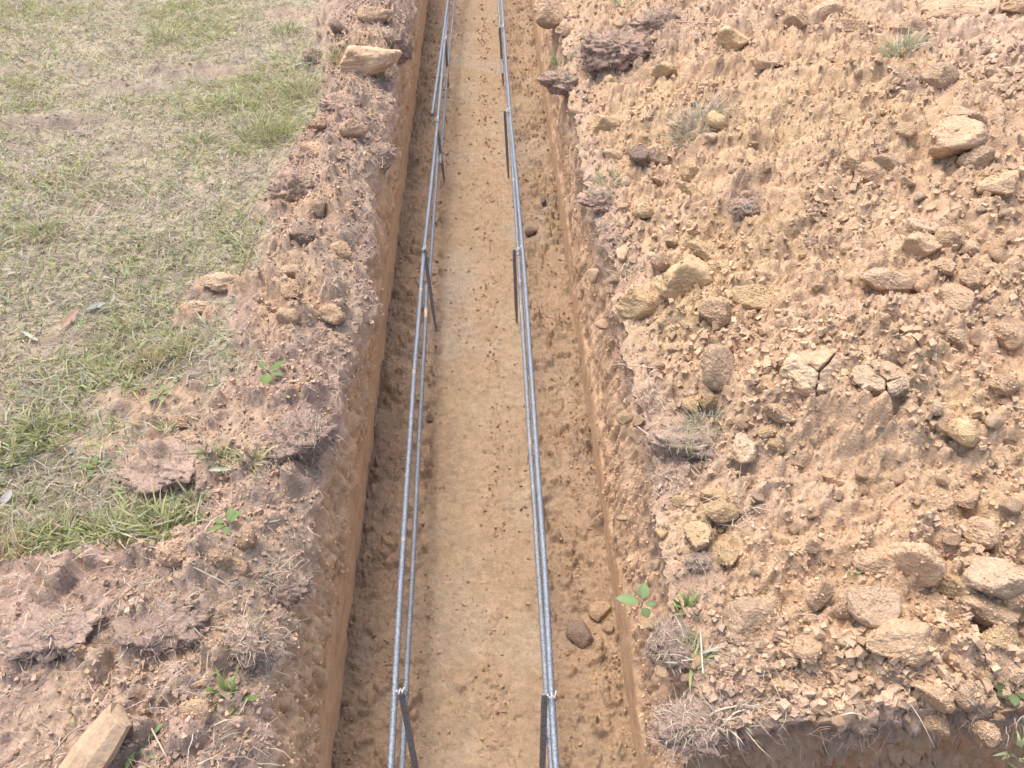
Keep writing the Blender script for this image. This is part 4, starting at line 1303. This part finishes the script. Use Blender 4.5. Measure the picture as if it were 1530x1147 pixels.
def tuft(px, py, wpx, hpx, label, fn, pal, n=120, spread=.6, width=.0035, group='grass tufts on the lawn and banks', mat=None, name='grass_tuft'):
    n = max(8, int(n * .75)) if fn is hL else n
    p = hit(px, py, fn); zd = depth(p)
    a = wpx / FPX * zd / 2; L0 = hpx / FPX * zd * 1.0
    ang = rng.uniform(0, 6.283, n); r_ = a * .75 * np.sqrt(rng.random(n))
    x = p[0] + np.cos(ang) * r_; y = p[1] + np.sin(ang) * r_ * .8
    z = fn(x, y) - .004
    P = np.stack([x, y, z], 1) - p
    a2 = ang + rng.normal(0, .8, n); ti = rng.uniform(.1, 1, n) * spread
    D = np.stack([np.cos(a2) * ti, np.sin(a2) * ti, np.ones(n)], 1)
    bd = np.stack([np.cos(a2) * .35, np.sin(a2) * .35, -rng.uniform(.1, .6, n)], 1)
    c = pick(pal, n)
    c = np.where((rng.random(n) < (.28 if n > 60 else 0))[:, None], pick(G_DRY + G_YEL, n), c)
    o = mesh_strands(name, [strands(P, D, rng.uniform(.5, 1.15, n) * L0, rng.uniform(.6, 1.3, n) * width, bd, c * .85, 4, .02, tipcol=c * 1.15)], mat or M_GRASS, None, p)
    return tag(o, label, 'grass tuft', group)


GY = G_GREEN + G_YEL
TUFTS = [
    (60, 655, 60, 50, 'green grass tuft with long blades near the left edge', hL, G_GREEN + G_YEL[:1], 130, .7, .005),
    (20, 690, 50, 40, 'green grass tuft cut by the left edge, below the long bladed tuft', hL, G_GREEN, 90, .8, .005),
    (40, 750, 34, 30, 'small green tuft by the left edge above the grass strip', hL, G_GREEN, 60, .8, .004),
    (95, 800, 100, 40, 'bright green grass strip, left end, at lower left', hL, G_GREEN, 220, .8, .0045),
    (160, 795, 80, 46, 'bright green grass tuft in the middle of the green strip', hL, G_GREEN + G_YEL[:1], 170, .8, .0045),
    (240, 800, 80, 66, 'tall bright green tuft at the right end of the green strip', hL, G_GREEN + G_YEL[:1], 170, .7, .005),
    (290, 760, 50, 40, 'green tuft behind the tall bright tuft', hL, G_GREEN, 80, .8, .0045),
    (25, 825, 60, 50, 'yellow straw tuft at the left end of the green strip', hL, [(.46, .37, .19), (.42, .34, .16)], 170, .5, .003),
    (225, 545, 44, 44, 'upright orange straw tuft on the lawn beside tan soil', hL, [(.44, .33, .18), (.40, .30, .16)], 120, .4, .003),
    (262, 530, 50, 44, 'yellow green tuft right of the orange straw tuft', hL, G_YEL, 110, .6, .003),
    (205, 585, 24, 40, 'slender yellow green tuft below the orange straw tuft', hL, G_YEL + G_GREEN[:1], 36, .5, .004),
    (345, 1050, 60, 50, 'bright green blades leaning right on the lower left bank', hL, [(.20, .29, .08), (.25, .33, .10)], 22, .9, .010),
    (330, 695, 46, 40, 'green tuft right of the wide topsoil mound', hL, G_GREEN, 60, .8, .005),
    (372, 690, 36, 44, 'green tuft left of the hairy sod', hL, G_GREEN + G_YEL[:1], 50, .7, .005),
    (248, 640, 24, 28, 'small green tuft in the tan crumbs above the mound', hL, G_GREEN + G_YEL, 26, .8, .006),
    (395, 205, 90, 50, 'yellow green tuft at the edge of the left bank, upper part', hL, GY, 260, .6, .0035),
    (300, 212, 46, 34, 'light green tuft on the lawn left of the larger bank tuft', hL, GY, 80, .7, .0035),
    (340, 158, 40, 34, 'green tuft on the lawn above the light green tuft', hL, GY, 70, .7, .004),
    (450, 140, 60, 40, 'yellow green tuft beside the dark sod of the upper left bank', hL, G_YEL + G_GREEN[:2], 150, .6, .0035),
    (245, 60, 60, 34, 'green tuft on the upper lawn, left of the wheel rut', hL, GY, 110, .7, .004),
    (425, 50, 50, 30, 'green tuft at the upper left, near the bank', hL, G_GREEN, 80, .7, .004),
    (575, 122, 20, 28, 'few bright green blades on the left lip near the top', hL, [(.22, .30, .09)], 14, .7, .008),
    (500, 90, 16, 40, 'thin green blades between lawn and tan boulder', hL, G_GREEN, 30, .5, .004),
    (270, 990 - 620, 60, 30, 'pale tuft in the middle of the lawn', hL, G_GREY + G_YEL, 90, .8, .003),
    (70, 350, 60, 34, 'yellow green tuft on the left side of the lawn', hL, GY, 110, .8, .0035),
    (165, 440 - 150, 50, 30, 'dry tuft on the lawn left of the centre', hL, G_DRY + G_YEL, 90, .8, .003),
    (840, 96, 34, 26, 'bright green tuft on the overhanging sod of the right lip', hR, [(.19, .27, .09), (.24, .31, .12)], 26, .8, .006),
    (905, 270, 50, 30, 'pale green tuft on the right lip sod, middle', hR, G_GREY + G_YEL, 130, .8, .003),
    (1042, 190, 86, 46, 'grey straw tuft on the heap, upper left part', hR, G_GREY + G_STRAW, 300, .9, .0032),
    (1347, 76, 56, 40, 'grey green grass tuft near the top right of the heap', hR, G_GREY + G_GREEN[:1], 190, .9, .0035),
    (1055, 640, 60, 40, 'green sprigs in the dead grass clump on the right bank', hR, G_GREY + G_GREEN[:2], 110, .9, .003),
    (1102, 765, 50, 46, 'bunch of pale dry straw stalks fanning out beside yellow clods', hR, G_STRAW, 46, 1.0, .004),
    (1024, 912, 30, 50, 'upright green grass blades behind the rooty sod of the right lip', hR, [(.18, .26, .08), (.22, .30, .10)], 14, .45, .008),
    (1032, 985, 60, 46, 'grey green tuft on the rooty sod of the right lip', hR, G_GREY + G_GREEN[:1], 60, .9, .006),
    (1090, 1075, 80, 40, 'fan of pale straw stalks at the corner of the two trenches', hR, G_STRAW, 60, 1.2, .0035),
    (1272, 858, 16, 14, 'tiny green sprig between the split slabs and the broad clod', hR, G_GREEN, 8, .8, .008),
    (930, 12, 50, 24, 'green tuft on top of the reddish sod at the top of the right bank', hR, G_GREEN + G_GREY, 70, .8, .004),
    (935, 412, 40, 40, 'thin straw and green sprigs left of the yellow angular clod', hR, G_STRAW + G_YEL[:1], 40, .8, .003),
    (970, 590, 40, 36, 'pale straw sprigs on the right bank above the dead grass clump', hR, G_STRAW, 40, .9, .003),
    (1520, 1125, 40, 40, 'green sprig cut by the lower right corner', hR, G_GREEN, 16, .8, .006),
]
for t in TUFTS:
    tuft(t[0], t[1], t[2], t[3], t[4], t[5], t[6], t[7], t[8], t[9])


def leaf_mesh(L, Wd, droop, fold, col):
    n = 6
    V = []; C = []
    for k in range(n + 1):
        s = k / n
        hw = Wd / 2 * math.sin(math.pi * min(1, s * .93 + .05)) ** .8
        zc = -droop * L * s * s
        for q in (-1, 0, 1):
            V.append((q * hw, L * s, zc + abs(q) * fold * hw)); C.append(np.array(col) * (1.0 if q else 1.18))
    return mesh_of('leaf', np.array(V), grid_faces(n + 1, 3), col=np.array(C))


def weed(px, py, label, fn, leaves, col, group='broad leaved weeds', stem=.02, off=(0, 0)):
    p = hit(px, py, fn); u = depth(p) / FPX
    e = empty('weed', (p[0], p[1], p[2]), 0, label, 'weed', group)
    for (az, lpx, wpx, pitch, hh, sh) in leaves:
        o = obj('leaf', leaf_mesh(lpx * u * .9, wpx * u * .9, .15, .25, np.array(col) * sh * .88), M_LEAF, e, (math.sin(az) * .008, math.cos(az) * .008, hh * u))
        o.rotation_euler = (pitch, 0, -az)
    P = np.array([[0, 0, -.01], [.002, 0, stem * .5], [0, 0, stem]])
    v, q, t, c = tube(P, .0014, 6)
    obj('stem', mesh_of('stem', v, q, t, np.tile(np.array((.36, .30, .18)), (len(v), 1))), M_LEAF, e)
    return e


A = math.radians
GL = (.215, .30, .125)
weed(958, 905, 'seedling with oval grey green leaves leaning over the right trench wall', hR, [(A(-75), 36, 21, .15, 8, .95), (A(15), 24, 20, .6, 14, 1.0), (A(160), 18, 17, -.1, 4, .7), (A(95), 18, 12, .2, 6, .75)], GL)
weed(402, 560, 'weed with one round grey green leaf on the left bank above the hairy sod', hL, [(A(180), 20, 18, -.3, 8, 1.2), (A(60), 28, 14, .4, 8, .8), (A(-40), 24, 12, .4, 6, .8), (A(110), 22, 12, .2, 6, .9)], (.17, .25, .08))
weed(1508, 1032, 'low dark green weed at the right edge near the foot of the heap', hR, [(A(a_), 24, 18, .3, 6, .7 + .15 * (k % 3)) for k, a_ in enumerate((-80, -30, 20, 70, 130, 200, 250))], (.15, .20, .09))
weed(340, 785, 'weed with broad fresh green leaves beside the left lip', hL, [(A(a_), 18 + 5 * (k % 3), 11 + 2 * (k % 2), .2 + .25 * (k % 3), 5, .8 + .12 * (k % 3)) for k, a_ in enumerate((-70, 10, 60, 170, 230))], (.18, .27, .09))
weed(208, 1118, 'narrow green leaves beside the wooden stake at the bottom', hL, [(A(-20), 26, 9, .25, 4, 1.0), (A(40), 44, 10, .2, 4, 1.0), (A(200), 30, 9, -.1, 6, .9), (A(120), 30, 9, .0, 6, 1.05)], (.20, .31, .12))
weed(240, 1002 - 410, 'small spreading weed in the tan soil patch', hL, [(A(a_), 18, 8, .2, 4, 1) for a_ in (0, 70, 150, 220, 300)], (.18, .25, .09))
weed(150, 1018, 'tiny yellow green sprout on the crumbly soil at lower left', hL, [(A(a_), 12, 7, .4, 3, 1) for a_ in (-60, 20, 110)], (.33, .34, .15))
weed(108, 1068, 'tiny yellowish sprout left of the wooden stake', hL, [(A(a_), 12, 7, .4, 3, 1) for a_ in (-40, 60, 150)], (.32, .31, .14))
weed(145, 700, 'low green weed on the lawn left of the topsoil mound', hL, [(A(a_), 20, 9, .25, 4, 1) for a_ in (-80, -20, 50, 120, 190, 260)], (.16, .22, .08))
weed(1242, 1011, 'single small green leaf lying on the foot of the heap', hR, [(A(80), 13, 8, .1, 3, 1)], (.22, .28, .08), stem=.006)

# dry leaves
for px, py, L, Wd, az, lab, c in [(132, 468, 34, 14, 70, 'grey curled dead leaf on the lawn', (.33, .33, .30)), (95, 496, 44, 12, 20, 'reddish dead leaf blade on the dry patch of lawn', (.40, .24, .18)), (315, 708, 42, 9, 95, 'pale green fallen leaf below the green tuft by the mound', (.36, .40, .28)),
                                  (8, 760, 30, 16, 10, 'grey dead leaf at the left edge above the green strip', (.36, .35, .32)), (60, 515, 40, 8, -60, 'pale grass blade lying across the dry patch', (.42, .42, .33))]:
    p = hit(px, py, hL); u = depth(p) / FPX
    o = obj('dead_leaf', leaf_mesh(L * u * .85, Wd * u * .8, -.1, .5, np.array(c) * .85), M_DRY, None, p + np.array([0, 0, .016]))
    o.rotation_euler = (.05, .2, -A(az))
    tag(o, lab, 'leaf', 'fallen leaves')


# pale single roots and twigs that can be picked out
def twig(pts, label, fn, r=.0016, lift=.02, col=(.46, .36, .28), cat='root', name='loose_root'):
    P = np.array([hit(a, b, fn) + np.array([0, 0, lift * (.4 + .6 * math.sin(2.2 * k))]) for k, (a, b) in enumerate(pts)])
    tt = np.linspace(0, len(P) - 1, 8 * len(P))
    Q_ = np.stack([np.interp(tt, np.arange(len(P)), P[:, i]) for i in range(3)], 1)
    for _ in range(4):
        Q_[1:-1] = (Q_[:-2] + 2 * Q_[1:-1] + Q_[2:]) / 4
    b0 = Q_[0].copy()
    v, q, t, c = tube(Q_ - b0, r, 6)
    o = obj(name, mesh_of(name, v, q, t, np.tile(np.array(col), (len(v), 1))), M_ROOT, None, b0)
    return tag(o, label, cat, 'loose roots and stalks')


twig([(220, 942), (255, 952), (280, 940), (268, 925)], 'pale looped root on the brown rooty lump, lower left', hL)
twig([(218, 950), (240, 960), (252, 972)], 'short pale root under the looped root', hL)
twig([(250, 915), (290, 912), (296, 902)], 'pale root stretching right above the looped root', hL)
twig([(320, 1010), (350, 996), (385, 988)], 'long pale stalk on the left bank above the bright green blades', hL, .002)
twig([(290, 850), (335, 875), (345, 880)], 'straight straw stalk below the clods at lower left', hL, .0018, col=(.5, .42, .32))
twig([(340, 872), (390, 860), (430, 852)], 'thin orange stalk reaching over the left lip', hL, .0013, col=(.48, .33, .2))
twig([(80, 1130), (110, 1100), (135, 1075)], 'grey stalk left of the wooden stake', hL, .0018, col=(.36, .27, .23))
twig([(228, 1090), (250, 1130), (258, 1147)], 'pale stalk right of the wooden stake', hL, .0018)
twig([(1045, 1150 - 205), (1047, 1015)], 'upright pale straw stalk by the seedling', hR, .0018, .03, (.55, .48, .36))
twig([(970, 955), (1000, 975), (1020, 985)], 'pale root across the rooty sod of the right lip', hR, .002)
twig([(952, 640), (985, 670), (1020, 690)], 'long pale stalk left of the dead grass clump', hR, .0018, col=(.5, .43, .34))
twig([(1035, 1090), (1070, 1066), (1118, 1050)], 'thick pale stalk over the corner of the two trenches', hR, .0022, col=(.5, .42, .33))
twig([(1075, 1090), (1095, 1070), (1118, 1058)], 'second pale stalk at the corner of the two trenches', hR, .002, col=(.5, .42, .33))
twig([(420, 108), (450, 100), (485, 92)], 'bleached stalk lying on the grass left of the tan boulder', hL, .003, col=(.55, .55, .45))
twig([(1185, 920), (1215, 925), (1240, 935)], 'thin root across the rubble below the split slabs', hR, .0013)
twig([(1010, 35), (1050, 40), (1075, 33)], 'pale stalk poking right from the dark root ball at the top', hR, .0022)
twig([(1240, 1075), (1270, 1070), (1300, 1073)], 'bleached stalk on the brink of the cut face', hR, .0016, col=(.55, .47, .36))

# wooden stake at the bottom left
tipP = hit(188, 1082, hL) + np.array([0, 0, .035]); backP = hit(100, 1200, hL) + np.array([0, 0, .03])
ax = backP - tipP; ax = ax / np.linalg.norm(ax)
Sd = np.cross(ax, [0, 0, 1]); Sd /= np.linalg.norm(Sd); Ud = np.cross(Sd, ax)
V = []
prof = [(-1, -.5), (-.95, .45), (-.3, .75), (.45, .5), (1, -.05), (.9, -.7)]
lv = np.concatenate([[0, .006, .02], np.linspace(.05, .42, 14)])
for k, s_ in enumerate(lv):
    wv = .034 * min(1, .74 + s_ * 5) * (1 + .02 * math.sin(k * 1.9))
    for j, (a_, b_) in enumerate(prof):
        q = tipP + ax * (s_ - .01 * (j in (0, 1)) * (k < 3)) + Sd * (-a_) * wv + Ud * b_ * wv * .8
        V.append(q - tipP)
V = np.array(V); V += rng.normal(0, .0006, V.shape)
np_ = len(prof); nl = len(lv)
Q = [(r_ * np_ + j, r_ * np_ + (j + 1) % np_, (r_ + 1) * np_ + (j + 1) % np_, (r_ + 1) * np_ + j) for r_ in range(nl - 1) for j in range(np_)]
T = [(0, j + 1, j) for j in range(1, np_ - 1)] + [((nl - 1) * np_, (nl - 1) * np_ + j, (nl - 1) * np_ + j + 1) for j in range(1, np_ - 1)]
st = obj('wooden_stake', mesh_of('wooden_stake', V, Q, T, smooth=False), M_WOOD, loc=tipP)
tag(st, 'dusty tan wooden stake with angular faces lying at the bottom left', 'stake')
